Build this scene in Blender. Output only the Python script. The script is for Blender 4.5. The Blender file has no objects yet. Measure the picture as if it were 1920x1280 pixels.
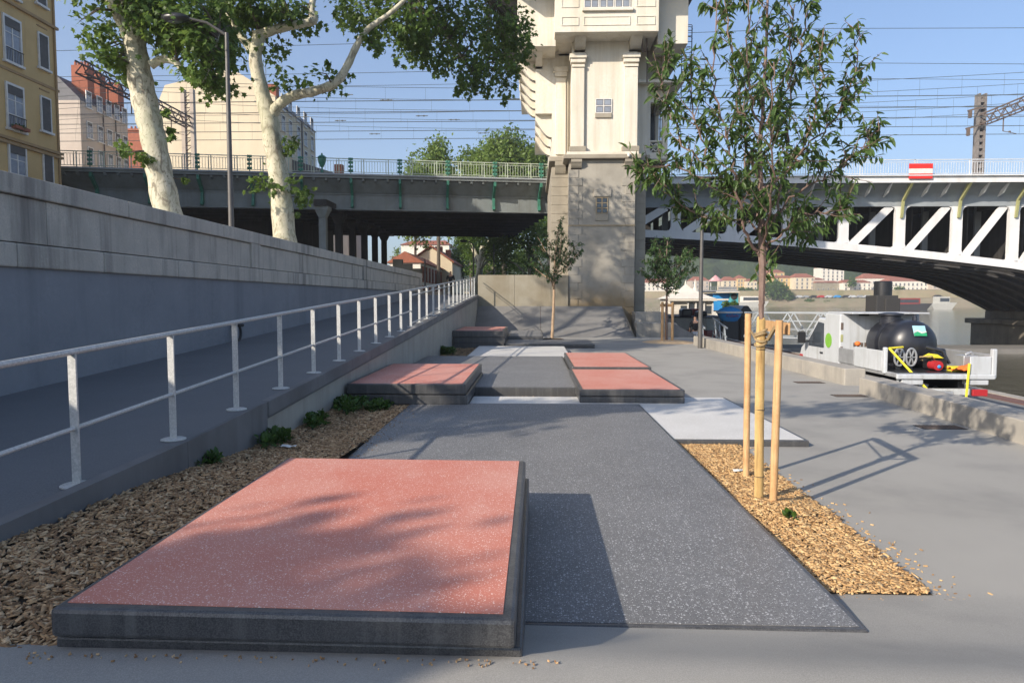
import bpy, math, random
import numpy as np
from mathutils import Vector, Matrix
random.seed(7); RNG = np.random.default_rng(7)
S = bpy.context.scene; C = S.collection
R = math.radians

# ---------------------------------------------------------------- camera
H = 1.6
PITCH, YAW = 3.49, 1.79
cam = bpy.data.objects.new('camera', bpy.data.cameras.new('camera')); C.objects.link(cam)
cam.data.lens = 24; cam.data.sensor_width = 36; cam.data.clip_end = 6000; cam.data.clip_start = .05
cam.location = (0, 0, H); cam.rotation_euler = (R(90 - PITCH), 0, R(YAW))
S.camera = cam
# ---------------------------------------------------------------- sky and sun
SUN = Vector((-1.40, -1.27, 1.0)).normalized()          # towards the sun
ELEV = math.asin(SUN.z)
W = bpy.data.worlds.new('World'); S.world = W; W.use_nodes = True
nt = W.node_tree; nt.nodes.clear()
sky = nt.nodes.new('ShaderNodeTexSky'); sky.sky_type = 'NISHITA'; sky.sun_disc = False
sky.sun_elevation = ELEV; sky.sun_rotation = math.atan2(SUN.x, SUN.y)
sky.air_density = 1.0; sky.dust_density = 2.2; sky.ozone_density = 4.4; sky.altitude = 200
bg = nt.nodes.new('ShaderNodeBackground'); bg.inputs[1].default_value = .14
ow = nt.nodes.new('ShaderNodeOutputWorld')
nt.links.new(sky.outputs[0], bg.inputs[0]); nt.links.new(bg.outputs[0], ow.inputs[0])
sun = bpy.data.objects.new('sun', bpy.data.lights.new('sun', 'SUN')); C.objects.link(sun)
sun.data.energy = 4.6; sun.data.angle = R(.53); sun.data.color = (1, .89, .75)
sun.rotation_euler = SUN.to_track_quat('Z', 'Y').to_euler()
S.view_settings.view_transform = 'Standard'; S.view_settings.look = 'None'
S.view_settings.gamma = 1; S.view_settings.use_curve_mapping = False
S.view_settings.exposure = .60

# ---------------------------------------------------------------- measuring: a point of the place from its sight line and distance
RM = cam.rotation_euler.to_matrix(); F = 1280.0
def ray(px, py): return RM @ Vector(((px - 960) / F, (640 - py) / F, -1))
def G(px, py, z):
    d = ray(px, py); t = (z - H) / d.z; return Vector((d.x * t, d.y * t, z))
def PT(px, py, Y):
    d = ray(px, py); t = Y / d.y; return Vector((d.x * t, Y, H + d.z * t))
def PX(px, py, X):
    d = ray(px, py); t = X / d.x; return Vector((X, d.y * t, H + d.z * t))

# ---------------------------------------------------------------- mesh builder
class MB:
    def __init__(s): s.v = []; s.f = []; s.mi = []
    def add(s, vs, fs, m=0):
        b = len(s.v); s.v += [tuple(v) for v in vs]; s.f += [tuple(b + i for i in f) for f in fs]; s.mi += [m] * len(fs); return s
    def hexa(s, v, m=0):  # 8 verts: bottom 4 ccw, top 4 ccw
        return s.add(v, [(3, 2, 1, 0), (4, 5, 6, 7), (0, 1, 5, 4), (1, 2, 6, 5), (2, 3, 7, 6), (3, 0, 4, 7)], m)
    def box(s, x0, x1, y0, y1, z0, z1, m=0):
        if x0 > x1: x0, x1 = x1, x0
        if y0 > y1: y0, y1 = y1, y0
        if z0 > z1: z0, z1 = z1, z0
        return s.hexa([(x0, y0, z0), (x1, y0, z0), (x1, y1, z0), (x0, y1, z0), (x0, y0, z1), (x1, y0, z1), (x1, y1, z1), (x0, y1, z1)], m)
    def prism(s, poly, vec, m=0):
        vec = Vector(vec); P = [Vector(p) for p in poly]; n = len(P)
        nr = Vector((0, 0, 0))
        for i in range(n): nr += P[i].cross(P[(i + 1) % n])
        if nr.dot(vec) < 0: P.reverse()
        fs = [tuple(range(n - 1, -1, -1)), tuple(range(n, 2 * n))] + [(i, (i + 1) % n, n + (i + 1) % n, n + i) for i in range(n)]
        return s.add(P + [p + vec for p in P], fs, m)
    def beam(s, p, q, w, h, m=0, up=(0, 0, 1)):
        p = Vector(p); q = Vector(q); d = (q - p).normalized(); up = Vector(up)
        if abs(d.dot(up)) > .98: up = Vector((0, 1, 0))
        a = d.cross(up).normalized() * w / 2; b = a.cross(d).normalized() * h / 2
        v = []
        for c in (p, q): v += [c - a - b, c + a - b, c + a + b, c - a + b]
        return s.add(v, [(3, 2, 1, 0), (4, 5, 6, 7), (0, 1, 5, 4), (1, 2, 6, 5), (2, 3, 7, 6), (3, 0, 4, 7)][:0] or [(0, 1, 2, 3), (7, 6, 5, 4), (4, 5, 1, 0), (5, 6, 2, 1), (6, 7, 3, 2), (7, 4, 0, 3)], m)
    def tube(s, pts, rad, n=8, caps=True, m=0):
        pts = [Vector(p) for p in pts]
        if not hasattr(rad, '__len__'): rad = [rad] * len(pts)
        rings = []; a = None
        for i, p in enumerate(pts):
            d = (pts[min(i + 1, len(pts) - 1)] - pts[max(i - 1, 0)])
            d = d.normalized() if d.length > 1e-9 else Vector((0, 0, 1))
            if a is None:
                a = d.cross(Vector((0, 0, 1)) if abs(d.z) < .9 else Vector((0, 1, 0))).normalized()
            a = (a - d * a.dot(d)).normalized(); b = d.cross(a)
            rings.append([p + (a * math.cos(2 * math.pi * k / n) + b * math.sin(2 * math.pi * k / n)) * rad[i] for k in range(n)])
        vs = [v for r in rings for v in r]; fs = []
        for i in range(len(pts) - 1):
            for k in range(n):
                fs.append((i * n + k, i * n + (k + 1) % n, (i + 1) * n + (k + 1) % n, (i + 1) * n + k))
        if caps: fs.append(tuple(range(n - 1, -1, -1))); fs.append(tuple(range(len(vs) - n, len(vs))))
        return s.add(vs, fs, m)
    def lathe(s, prof, c=(0, 0, 0), n=16, m=0, sx=1, sy=1):
        c = Vector(c); vs = []; fs = []
        for r, z in prof:
            for k in range(n):
                t = 2 * math.pi * k / n; vs.append((c.x + r * sx * math.cos(t), c.y + r * sy * math.sin(t), c.z + z))
        for i in range(len(prof) - 1):
            for k in range(n): fs.append((i * n + k, i * n + (k + 1) % n, (i + 1) * n + (k + 1) % n, (i + 1) * n + k))
        fs.append(tuple(range(n - 1, -1, -1))); fs.append(tuple(range(len(vs) - n, len(vs))))
        return s.add(vs, fs, m)
    def ball(s, c, rx, ry=None, rz=None, n=10, k=6, m=0):
        ry = ry or rx; rz = rz or rx
        return s.lathe([(max(math.sin(math.pi * i / k), .02), -math.cos(math.pi * i / k) * rz) for i in range(k + 1)], c, n, m, rx, ry)
    def build(s, name, mat, parent=None, org=None, smooth=False, bevel=0, kind=None, ang=35, tris=False):
        if org is None: org = rootloc(parent) if parent else Vector((0, 0, 0))
        me = bpy.data.meshes.new(name)
        if len(s.v):
            V = np.array(s.v, dtype=float) - np.array(org)
            me.from_pydata(V.tolist(), [], s.f)
        ms = mat if isinstance(mat, (list, tuple)) else [mat]
        for q in ms: me.materials.append(q)
        if len(ms) > 1: me.polygons.foreach_set('material_index', s.mi)
        if smooth:
            me.shade_smooth()
            me.set_sharp_from_angle(angle=R(ang))
        o = bpy.data.objects.new(name, me); C.objects.link(o)
        if parent: o.parent = parent
        else: o.location = org
        if bevel:
            b = o.modifiers.new('bevel', 'BEVEL'); b.width = bevel; b.segments = 2; b.limit_method = 'ANGLE'; b.angle_limit = R(40)
        if kind: o['kind'] = kind
        return o
def rootloc(o):
    while o.parent: o = o.parent
    return Vector(o.location)
def tag(o, label=None, cat=None, group=None, kind=None):
    if label: o['label'] = label
    if cat: o['category'] = cat
    if group: o['group'] = group
    if kind: o['kind'] = kind
    return o
def thing(name, label, cat, loc=(0, 0, 0), group=None):
    o = bpy.data.objects.new(name, None); C.objects.link(o); o.location = loc; o.empty_display_size = .2
    return tag(o, label, cat, group)
def struct(mb, name, mat, **k):
    return tag(mb.build(name, mat, **k), kind='structure')
def copy_part(o, parent, off=(0, 0, 0)):
    c = o.copy(); C.objects.link(c); c.parent = parent; c.location = Vector(o.location) + Vector(off)
    for ch in list(o.children): copy_part(ch, c)
    return c
def copy_tree(o, loc, rz=0, label=None, scale=1):
    c = o.copy(); C.objects.link(c); c.location = loc; c.rotation_euler.z = rz; c.scale = (scale,) * 3
    for ch in list(o.children): copy_part(ch, c)
    if label: c['label'] = label
    return c

# ---------------------------------------------------------------- materials
def newmat(name):
    m = bpy.data.materials.new(name); m.use_nodes = True
    return m, m.node_tree, m.node_tree.nodes['Principled BSDF']
def nd(t, k, **kw):
    n = t.nodes.new(k)
    for a, b in kw.items(): setattr(n, a, b)
    return n
def noise(t, vec, scale, detail=5, rough=.6, dist=0):
    n = nd(t, 'ShaderNodeTexNoise'); n.inputs['Scale'].default_value = scale; n.inputs['Detail'].default_value = detail
    n.inputs['Roughness'].default_value = rough; n.inputs['Distortion'].default_value = dist
    t.links.new(vec, n.inputs['Vector']); return n.outputs['Fac']
def ramp(t, fac, stops):
    n = nd(t, 'ShaderNodeValToRGB'); e = n.color_ramp.elements
    while len(e) < len(stops): e.new(.5)
    for i, (p, c) in enumerate(stops):
        e[i].position = p; e[i].color = (*(c if hasattr(c, '__len__') else (c, c, c)), 1)
    t.links.new(fac, n.inputs[0]); return n.outputs[0]
def mixc(t, fac, a, b, mode='MIX'):
    n = nd(t, 'ShaderNodeMix', data_type='RGBA', blend_type=mode)
    for s, v in ((0, fac), (6, a), (7, b)):
        if isinstance(v, (int, float)): n.inputs[s].default_value = v
        elif isinstance(v, (tuple, list)): n.inputs[s].default_value = (*v, 1)
        else: t.links.new(v, n.inputs[s])
    return n.outputs[2]
def pos(t, scale=(1, 1, 1), obj=False):
    if obj: o = nd(t, 'ShaderNodeTexCoord').outputs['Object']
    else: o = nd(t, 'ShaderNodeNewGeometry').outputs['Position']
    mp = nd(t, 'ShaderNodeMapping'); mp.inputs['Scale'].default_value = scale
    t.links.new(o, mp.inputs['Vector']); return mp.outputs[0]
def bump(t, b, h, strength=.3, dist=.01):
    n = nd(t, 'ShaderNodeBump'); n.inputs['Strength'].default_value = strength; n.inputs['Distance'].default_value = dist
    t.links.new(h, n.inputs['Height']); t.links.new(n.outputs[0], b.inputs['Normal'])
def M(name, c1, c2=None, sc=3, rough=.8, bs=0, bd=.01, bsc=40, metal=0, spec=.4, streak=None, fine=None, lo=.35, hi=.68, grime=None, obj=False):
    m, t, b = newmat(name); p = pos(t, obj=obj)
    c2 = c2 or tuple(x * .8 for x in c1)
    col = mixc(t, ramp(t, noise(t, p, sc, 7, .62), [(lo, 0), (hi, 1)]), c1, c2)
    if fine: col = mixc(t, ramp(t, noise(t, p, fine[0], 3, .7), [(.42, 0), (.62, 1)]), col, fine[1])
    if streak:
        f = ramp(t, noise(t, pos(t, (streak[1], streak[1], streak[1] * .07), obj), 1, 6, .65), [(.5, 0), (.72, 1)])
        n = nd(t, 'ShaderNodeMath', operation='MULTIPLY'); n.inputs[1].default_value = streak[2] if len(streak) > 2 else .6
        t.links.new(f, n.inputs[0]); col = mixc(t, n.outputs[0], col, streak[0])
    if grime:   # stain band above a height with an uneven edge: colour, z low, z high
        sep = nd(t, 'ShaderNodeSeparateXYZ'); t.links.new(p, sep.inputs[0])
        a = nd(t, 'ShaderNodeMath', operation='MULTIPLY_ADD'); t.links.new(noise(t, p, .9, 5), a.inputs[0]); a.inputs[1].default_value = grime[3]; t.links.new(sep.outputs[2], a.inputs[2])
        mr = nd(t, 'ShaderNodeMapRange'); mr.inputs[1].default_value = grime[1]; mr.inputs[2].default_value = grime[2]; mr.inputs[3].default_value = 1; mr.inputs[4].default_value = 0
        t.links.new(a.outputs[0], mr.inputs[0]); n = nd(t, 'ShaderNodeMath', operation='MULTIPLY'); n.inputs[1].default_value = .85; t.links.new(mr.outputs[0], n.inputs[0])
        col = mixc(t, n.outputs[0], col, grime[0])
    t.links.new(col, b.inputs['Base Color']) if not isinstance(col, tuple) else None
    b.inputs['Roughness'].default_value = rough; b.inputs['Metallic'].default_value = metal; b.inputs['Specular IOR Level'].default_value = spec
    if bs: bump(t, b, noise(t, p, bsc, 6, .7), bs, bd)
    return m
def terrazzo(name, base, base2, speck, amount, scale=55, rough=.55, patch=None, dark=None):
    m, t, b = newmat(name); p = pos(t)
    col = mixc(t, ramp(t, noise(t, p, 1.1, 4, .6), [(.35, 0), (.65, 1)]), base, base2)
    if patch: col = mixc(t, ramp(t, noise(t, pos(t, (1.2, .6, 1)), 1.7, 6, .7), [(.55, 0), (.8, .7)]), col, patch)
    if dark: col = mixc(t, ramp(t, noise(t, p, scale * 1.6, 2, .8), [(.5, 0), (.62, .8)]), col, dark)
    for sc2, am in ((scale, amount), (scale * .55, amount * .5)):
        v = nd(t, 'ShaderNodeTexVoronoi'); v.inputs['Scale'].default_value = sc2; t.links.new(p, v.inputs['Vector'])
        inside = nd(t, 'ShaderNodeMath', operation='LESS_THAN'); inside.inputs[1].default_value = .3; t.links.new(v.outputs['Distance'], inside.inputs[0])
        sp = nd(t, 'ShaderNodeSeparateColor'); t.links.new(v.outputs['Color'], sp.inputs[0])
        pick = nd(t, 'ShaderNodeMath', operation='LESS_THAN'); pick.inputs[1].default_value = am; t.links.new(sp.outputs[0], pick.inputs[0])
        mu = nd(t, 'ShaderNodeMath', operation='MULTIPLY'); t.links.new(inside.outputs[0], mu.inputs[0]); t.links.new(pick.outputs[0], mu.inputs[1])
        col = mixc(t, mu.outputs[0], col, speck)
    t.links.new(col, b.inputs['Base Color']); b.inputs['Roughness'].default_value = rough
    bump(t, b, noise(t, p, 160, 3), .15, .002)
    return m
def leafmat(name, c1, c2, trans=.35, sc=2.5, rough=.45):
    m, t, b = newmat(name); p = pos(t)
    col = mixc(t, ramp(t, noise(t, p, sc, 3, .7), [(.35, 0), (.65, 1)]), c1, c2)
    col = mixc(t, ramp(t, noise(t, p, sc * 7, 2, .7), [(.45, 0), (.7, .55)]), col, tuple(min(x * 1.9, 1) for x in c2))
    t.links.new(col, b.inputs['Base Color']); b.inputs['Roughness'].default_value = rough; b.inputs['Specular IOR Level'].default_value = .35
    tr = nd(t, 'ShaderNodeBsdfTranslucent'); hs = nd(t, 'ShaderNodeHueSaturation'); hs.inputs['Value'].default_value = 1.6; hs.inputs['Hue'].default_value = .48
    t.links.new(col, hs.inputs['Color']); t.links.new(hs.outputs[0], tr.inputs['Color'])
    mx = nd(t, 'ShaderNodeMixShader'); mx.inputs[0].default_value = trans
    t.links.new(b.outputs[0], mx.inputs[1]); t.links.new(tr.outputs[0], mx.inputs[2])
    t.links.new(mx.outputs[0], t.nodes['Material Output'].inputs['Surface'])
    return m
def barkmat(name):
    m, t, b = newmat(name); p = pos(t, (1, 1, .45))
    v = noise(t, p, 7.5, 5, .62, .9)
    col = ramp(t, v, [(.0, (.58, .53, .41)), (.47, (.52, .48, .37)), (.53, (.40, .38, .28)), (.585, (.29, .26, .19)), (.66, (.19, .16, .12))])
    for e in col.node.color_ramp.elements: pass
    col = mixc(t, ramp(t, noise(t, pos(t), 1.3, 3), [(.4, 0), (.65, .6)]), col, (.40, .40, .28))
    col = mixc(t, ramp(t, noise(t, pos(t, (1, 1, .6)), 19, 3, .7, .4), [(.60, 0), (.645, .85)]), col, (.17, .145, .10))
    t.links.new(col, b.inputs['Base Color']); b.inputs['Roughness'].default_value = .85
    bump(t, b, v, .5, .02); return m
def chipmat(name, stops):
    m, t, b = newmat(name)
    r = nd(t, 'ShaderNodeNewGeometry'); col = ramp(t, r.outputs['Random Per Island'], stops)
    t.links.new(col, b.inputs['Base Color']); b.inputs['Roughness'].default_value = .8; return m

MAT = dict(
 plaza=M('plaza_concrete', (.305, .292, .262), (.225, .217, .197), .8, .85, .45, .003, 150, fine=(210, (.35, .336, .305)), lo=.3, hi=.72, streak=((.19, .185, .172), .8, .5)),
 ramp=M('ramp_concrete', (.145, .15, .155), (.115, .12, .126), .9, .88, .2, .003, 70, fine=(90, (.165, .168, .17))),
 rampedge=M('ramp_edge_concrete', (.19, .187, .185), (.135, .132, .13), 1.5, .85, .3, .004, 50, streak=((.12, .115, .11), 3, .6)),
 cast=M('cast_concrete', (.40, .38, .33), (.32, .30, .26), 1.1, .85, .25, .004, 40, streak=((.23, .21, .18), 2.5, .5)),
 bankc=M('bank_concrete', (.20, .195, .185), (.155, .152, .145), .9, .85, .2, .004, 30, streak=((.12, .115, .11), 1.5, .4)),
 parapet=M('parapet_concrete', (.37, .34, .29), (.26, .245, .22), 1.4, .85, .3, .004, 45, streak=((.19, .18, .16), 3, .5)),
 render=M('wall_render', (.265, .275, .295), (.195, .205, .225), 1.1, .9, .35, .005, 60, streak=((.15, .157, .17), 1.9, .6), fine=(16, (.235, .245, .262))),
 stone=M('quay_stone', (.55, .505, .43), (.39, .36, .31), 2.2, .9, .6, .012, 26, streak=((.16, .15, .135), 2.8, .8), fine=(38, (.44, .405, .35))),
 mastg=M('mast_grey', (.20, .18, .165), (.13, .115, .105), 4, .8, .3, .01, 20),
 pierst=M('pier_stone', (.20, .18, .145), (.12, .105, .085), .7, .9, .6, .02, 6, streak=((.07, .065, .055), 1.2, .8)),
 red=terrazzo('red_terrazzo', (.53, .175, .12), (.57, .25, .19), (.80, .64, .58), .40, 150, patch=(.62, .34, .28)),
 grey=terrazzo('grey_terrazzo', (.155, .155, .154), (.19, .19, .189), (.46, .46, .46), .45, 90, patch=(.225, .225, .225), dark=(.06, .06, .062)),
 white=terrazzo('white_terrazzo', (.60, .585, .55), (.54, .525, .49), (.75, .74, .72), .3, 70),
 black=M('black_concrete', (.055, .055, .056), (.03, .03, .032), 4, .33, .35, .004, 70, spec=.5, streak=((.14, .14, .135), 14, .6), fine=(160, (.095, .095, .095))),
 galv=M('galvanised_steel', (.50, .51, .49), (.40, .41, .40), 14, .48, .1, .001, 120, metal=.25, fine=(60, (.60, .60, .58))),
 soil=M('dark_soil', (.07, .05, .032), (.04, .03, .02), 9, .95, .9, .03, 30),
 chips=chipmat('bark_chips', [(0, (.20, .11, .045)), (.3, (.38, .22, .09)), (.6, (.54, .34, .15)), (.85, (.63, .44, .22)), (1, (.26, .15, .07))]),
 chipsb=chipmat('brown_bark_chips', [(0, (.18, .10, .045)), (.35, (.34, .20, .095)), (.7, (.50, .32, .16)), (1, (.64, .46, .27))]),
 weed=leafmat('weed_leaf', (.035, .075, .015), (.055, .11, .02), .25, 8),
 limestone=M('tower_render', (.71, .675, .60), (.61, .565, .475), .6, .88, .25, .008, 20, streak=((.42, .36, .25), 1.5, .6), fine=(9, (.67, .615, .505))),
 towerl=M('tower_lower_stone', (.37, .345, .295), (.28, .26, .22), 1.0, .9, .4, .01, 14, grime=((.23, .165, .085), 2.3, 3.4, 1.8), streak=((.19, .17, .14), 1.4, .4)),
 towers=M('tower_flank_stone', (.36, .325, .26), (.27, .24, .19), .9, .9, .35, .01, 12, streak=((.22, .195, .155), 1.4, .5)),
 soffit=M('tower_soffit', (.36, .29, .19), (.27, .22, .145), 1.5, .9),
 stained=M('stained_concrete', (.31, .285, .225), (.235, .20, .14), .9, .9, .3, .006, 16, streak=((.16, .13, .08), 1.3, .5)),
 glass=M('window_glass', (.05, .065, .08), (.03, .035, .045), 1.5, .12, spec=.8),
 curtain=M('window_curtain', (.28, .31, .36), (.20, .22, .26), 3, .3, spec=.6),
 wframe=M('window_frame_paint', (.72, .70, .66), None, 5, .5),
 slate=M('window_shutter_dark', (.10, .095, .09), None, 5, .7),
 ochre=M('ochre_render', (.60, .43, .20), (.52, .365, .165), .6, .9, .2, .01, 12, streak=((.30, .20, .09), .9, .5)),
 ochred=M('ochre_string_course', (.40, .27, .14), (.33, .22, .11), 2, .9),
 pale=M('pale_render', (.50, .43, .36), (.43, .36, .30), .3, .9, streak=((.34, .28, .23), .5, .4)),
 cream=M('cream_render', (.64, .55, .40), (.58, .49, .35), .2, .9, streak=((.47, .39, .28), .35, .4)),
 brick=M('red_brick', (.34, .115, .065), (.25, .085, .05), 3, .9),
 tile=M('red_roof_tile', (.33, .115, .065), (.24, .085, .05), 2, .85, .6, .03, 9),
 slateroof=M('slate_roof', (.10, .10, .11), (.07, .07, .08), 2, .6),
 steelg=M('bridge_grey_paint', (.20, .225, .225), (.15, .165, .165), 1.2, .6, .2, .005, 30, streak=((.10, .09, .075), 1.8, .5)),
 steelw=M('bridge_white_paint', (.70, .70, .70), (.62, .62, .62), 1.2, .55, .1, .004, 30, streak=((.44, .41, .36), 1.6, .35)),
 steelb=M('bridge_blue_grey_paint', (.30, .33, .35), (.25, .275, .295), 1.2, .55, streak=((.20, .20, .20), 1.6, .4)),
 steelr=M('bridge_rib_steel', (.075, .075, .078), (.05, .05, .052), 1.5, .6, streak=((.12, .115, .11), 2, .5)),
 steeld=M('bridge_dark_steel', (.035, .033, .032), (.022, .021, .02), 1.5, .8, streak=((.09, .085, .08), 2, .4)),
 olive=M('olive_bracket_paint', (.36, .36, .16), (.30, .30, .14), 3, .6),
 green=M('verdigris_paint', (.04, .19, .13), (.03, .12, .085), 3, .5),
 railg=M('pale_green_rail_paint', (.42, .47, .38), (.36, .41, .34), 3, .6),
 railw=M('pale_rail_paint', (.58, .60, .62), None, 3, .6),
 rust=M('rusty_steel', (.14, .105, .085), (.085, .065, .055), 4, .8, .3, .01, 20),
 wire=M('wire_metal', (.13, .14, .13), None, 3, .5, metal=.4),
 signred=M('sign_red_paint', (.66, .03, .025), (.60, .03, .025), 4, .5),
 signwhite=M('sign_white_paint', (.74, .72, .66), None, 4, .5),
 bark=barkmat('plane_bark'),
 bark2=M('young_bark', (.19, .125, .10), (.12, .08, .065), 14, .65, .5, .006, 60, spec=.4, obj=True, streak=((.30, .21, .17), 30, .5)),
 barkp=M('pale_young_bark', (.42, .30, .19), (.32, .22, .14), 10, .8, .4, .006, 50),
 bark3=M('dark_bark', (.13, .105, .08), (.08, .065, .05), 4, .9, .6, .03, 12),
 leafA=leafmat('plane_leaf', (.05, .095, .02), (.09, .15, .03), .42, 1.5),
 leafB=leafmat('cherry_leaf', (.045, .085, .024), (.075, .125, .034), .36, 5, .42),
 leafC=leafmat('dark_leaf', (.032, .07, .02), (.05, .10, .026), .22, 2),
 leafD=leafmat('far_leaf', (.095, .155, .03), (.13, .19, .04), .35, .35),
 wood=M('stake_wood', (.60, .38, .19), (.47, .27, .12), 7, .8, .4, .004, 60, streak=((.30, .15, .06), 55, .7)),
 reed=M('reed_wrap', (.55, .38, .16), (.42, .28, .11), 6, .8, .4, .004, 60, streak=((.25, .15, .06), 40, .8)),
 jute=M('jute_strap', (.33, .24, .13), (.25, .18, .09), 30, .95, .5, .004, 120),
 pole=M('lamp_pole_paint', (.115, .11, .105), (.09, .085, .08), 5, .5, metal=.3),
 blackp=M('black_plastic', (.02, .021, .024), (.014, .014, .016), 5, .35, spec=.5),
 tank=M('tank_plastic', (.018, .02, .028), (.012, .013, .018), 3, .38, .15, .01, 6, spec=.55),
 truckw=M('truck_white_paint', (.50, .52, .54), (.43, .45, .46), 2, .35, streak=((.27, .26, .24), 5, .6)),
 alu=M('aluminium_side', (.46, .47, .48), (.38, .39, .40), 6, .4, metal=.5, streak=((.30, .30, .30), 6, .4)),
 orange=M('orange_cloth', (.75, .17, .03), None, 5, .7),
 yellow=M('yellow_strap', (.72, .62, .04), None, 5, .6),
 redp=M('red_paint', (.42, .025, .03), None, 4, .4),
 greend=M('green_disc', (.20, .45, .05), None, 4, .5),
 logoblue=M('sticker_sky_blue', (.35, .60, .68), None, 4, .5), logogreen=M('sticker_green', (.03, .33, .14), None, 4, .5),
 canvas=M('white_canvas', (.74, .69, .60), (.68, .63, .54), 2, .8, streak=((.58, .52, .44), 2, .3)),
 boatred=M('hull_red', (.30, .045, .035), None, 2, .5), boatwhite=M('hull_white', (.50, .49, .44), None, 2, .5),
 blue=M('boat_blue', (.03, .22, .55), (.04, .30, .60), 1, .5), teal=M('boat_teal', (.10, .42, .45), None, 1, .5),
 pink=M('pink_canvas', (.52, .22, .24), (.60, .45, .42), 2, .8),
 skin=M('skin', (.42, .24, .16), None, 5, .6), jeans=M('pale_trousers', (.42, .44, .47), None, 5, .9), blackc=M('black_cloth', (.018, .018, .02), None, 5, .9),
 iron=M('cast_iron', (.045, .043, .042), (.03, .03, .03), 20, .7, .4, .004, 80),
 road=M('lower_quay_stone', (.20, .19, .175), (.15, .145, .135), 1.2, .9, .4, .01, 20),
 redstrip=M('red_paving', (.17, .085, .07), (.12, .07, .06), 3, .9, .4, .006, 40),
 farbank=M('far_bank_stone', (.30, .245, .165), (.15, .155, .08), .09, .95, streak=((.12, .13, .055), .12, .8), fine=(.5, (.24, .19, .125))),
)
def watermat():
    m, t, b = newmat('river_water'); p = pos(t, (.6, 1.4, 1))
    b.inputs['Base Color'].default_value = (.035, .034, .016, 1); b.inputs['Roughness'].default_value = .06; b.inputs['IOR'].default_value = 1.33
    bump(t, b, noise(t, p, 1.5, 6, .62, .3), .55, .09); return m
MAT['water'] = watermat()
def hillmat():
    m, t, b = newmat('wooded_hill'); p = pos(t)
    col = mixc(t, ramp(t, noise(t, p, .02, 6, .7), [(.35, 0), (.65, 1)]), (.05, .075, .03), (.08, .10, .045))
    col = mixc(t, ramp(t, noise(t, p, .16, 4, .8), [(.4, 0), (.7, .7)]), col, (.025, .05, .018))
    t.links.new(col, b.inputs['Base Color']); b.inputs['Roughness'].default_value = 1; b.inputs['Specular IOR Level'].default_value = 0
    bump(t, b, noise(t, p, .25, 6, .75), 1, 3.0); return m
MAT['hill'] = hillmat()

# ================================================================ GROUND AND WATER
GZ = -.10
def sheet_profile(prof, xl, xr, nx=1):
    mb = MB(); vs = []; fs = []
    for (y, z) in prof:
        for i in range(nx + 1):
            x = xl(y) + (xr(y) - xl(y)) * i / nx; vs.append((x, y - .045 * max(x, 0) if 2.3 < y < 3.4 else y, z))
    n = nx + 1
    for j in range(len(prof) - 1):
        for i in range(nx): fs.append((j * n + i, j * n + i + 1, (j + 1) * n + i + 1, (j + 1) * n + i))
    return mb.add(vs, fs)
parx = lambda y: 6.05 + .012 * (y - 8)          # inner foot of the low parapet
prof = [(-14, .24), (2.40, .24), (2.50, .236), (2.60, .218), (2.74, .172), (2.88, .122), (3.02, .076), (3.16, .032), (3.30, -.006), (3.5, -.042), (3.7, -.072), (3.85, -.09), (4.0, -.1), (31.2, GZ)]
struct(sheet_profile(prof, lambda y: -3.0, lambda y: 7.6, 22), 'plaza_pavement', MAT['plaza'], smooth=True, ang=60)
# the big sheets of land and water
g = MB(); g.add([(-900, -60, -2.6), (900, -60, -2.6), (900, 1500, -2.6), (-900, 1500, -2.6)], [(0, 1, 2, 3)])
struct(g, 'river_bed', MAT['soil'])
g = MB(); g.add([(12.7, -60, -2.05), (1100, -60, -2.05), (1100, 900, -2.05), (-60, 900, -2.05), (-60, 47, -2.05), (12.7, 47, -2.05)], [(0, 1, 2, 3, 4, 5)])
struct(g, 'river_water', MAT['water'])
# lower quay
g = MB(); g.box(7.5, 11.9, -30, 46.5, -2.55, -.95); struct(g, 'lower_quay_roadway', MAT['road'])
g = MB(); g.box(11.9, 12.38, -30, 46.5, -2.55, -.93); struct(g, 'red_paved_strip', MAT['redstrip'])
q = thing('quay_edge', 'pale stone kerb along the edge of the lower quay above the river', 'quay edge', (12.6, 10, -2.3))
for i in range(24):
    b = MB(); y0 = 2 + i * 1.85; b.box(12.38, 12.72, y0 + .006, y0 + 1.844, -2.3, -.9 + random.uniform(-.006, .006)); b.build('edge_stone', MAT['parapet'], q, bevel=.012)
g = MB(); g.box(6.6, 7.5, -20, 31, -2.5, -.955); struct(g, 'lower_quay_footing', MAT['road'])
# upper quay (behind the left wall) and upper road under the bridge
g = MB()
g.prism([(-6.95, -20, -2), (-5.85, 33.5, -2), (-5.7, 37, -2), (-5.0, 200, -2), (-300, 200, -2), (-300, -20, -2)], (0, 0, 4.1))
struct(g, 'upper_quay_pavement', MAT['plaza'])
g = MB(); g.prism([(-5.83, 34.32, -2), (-2.78, 34.32, -2), (-2.3, 37, -2), (8, 52, -2), (8, 200, -2), (-5.1, 200, -2), (-5.69, 37, -2)], (0, 0, 3.82)); struct(g, 'upper_path', MAT['ramp'])

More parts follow.
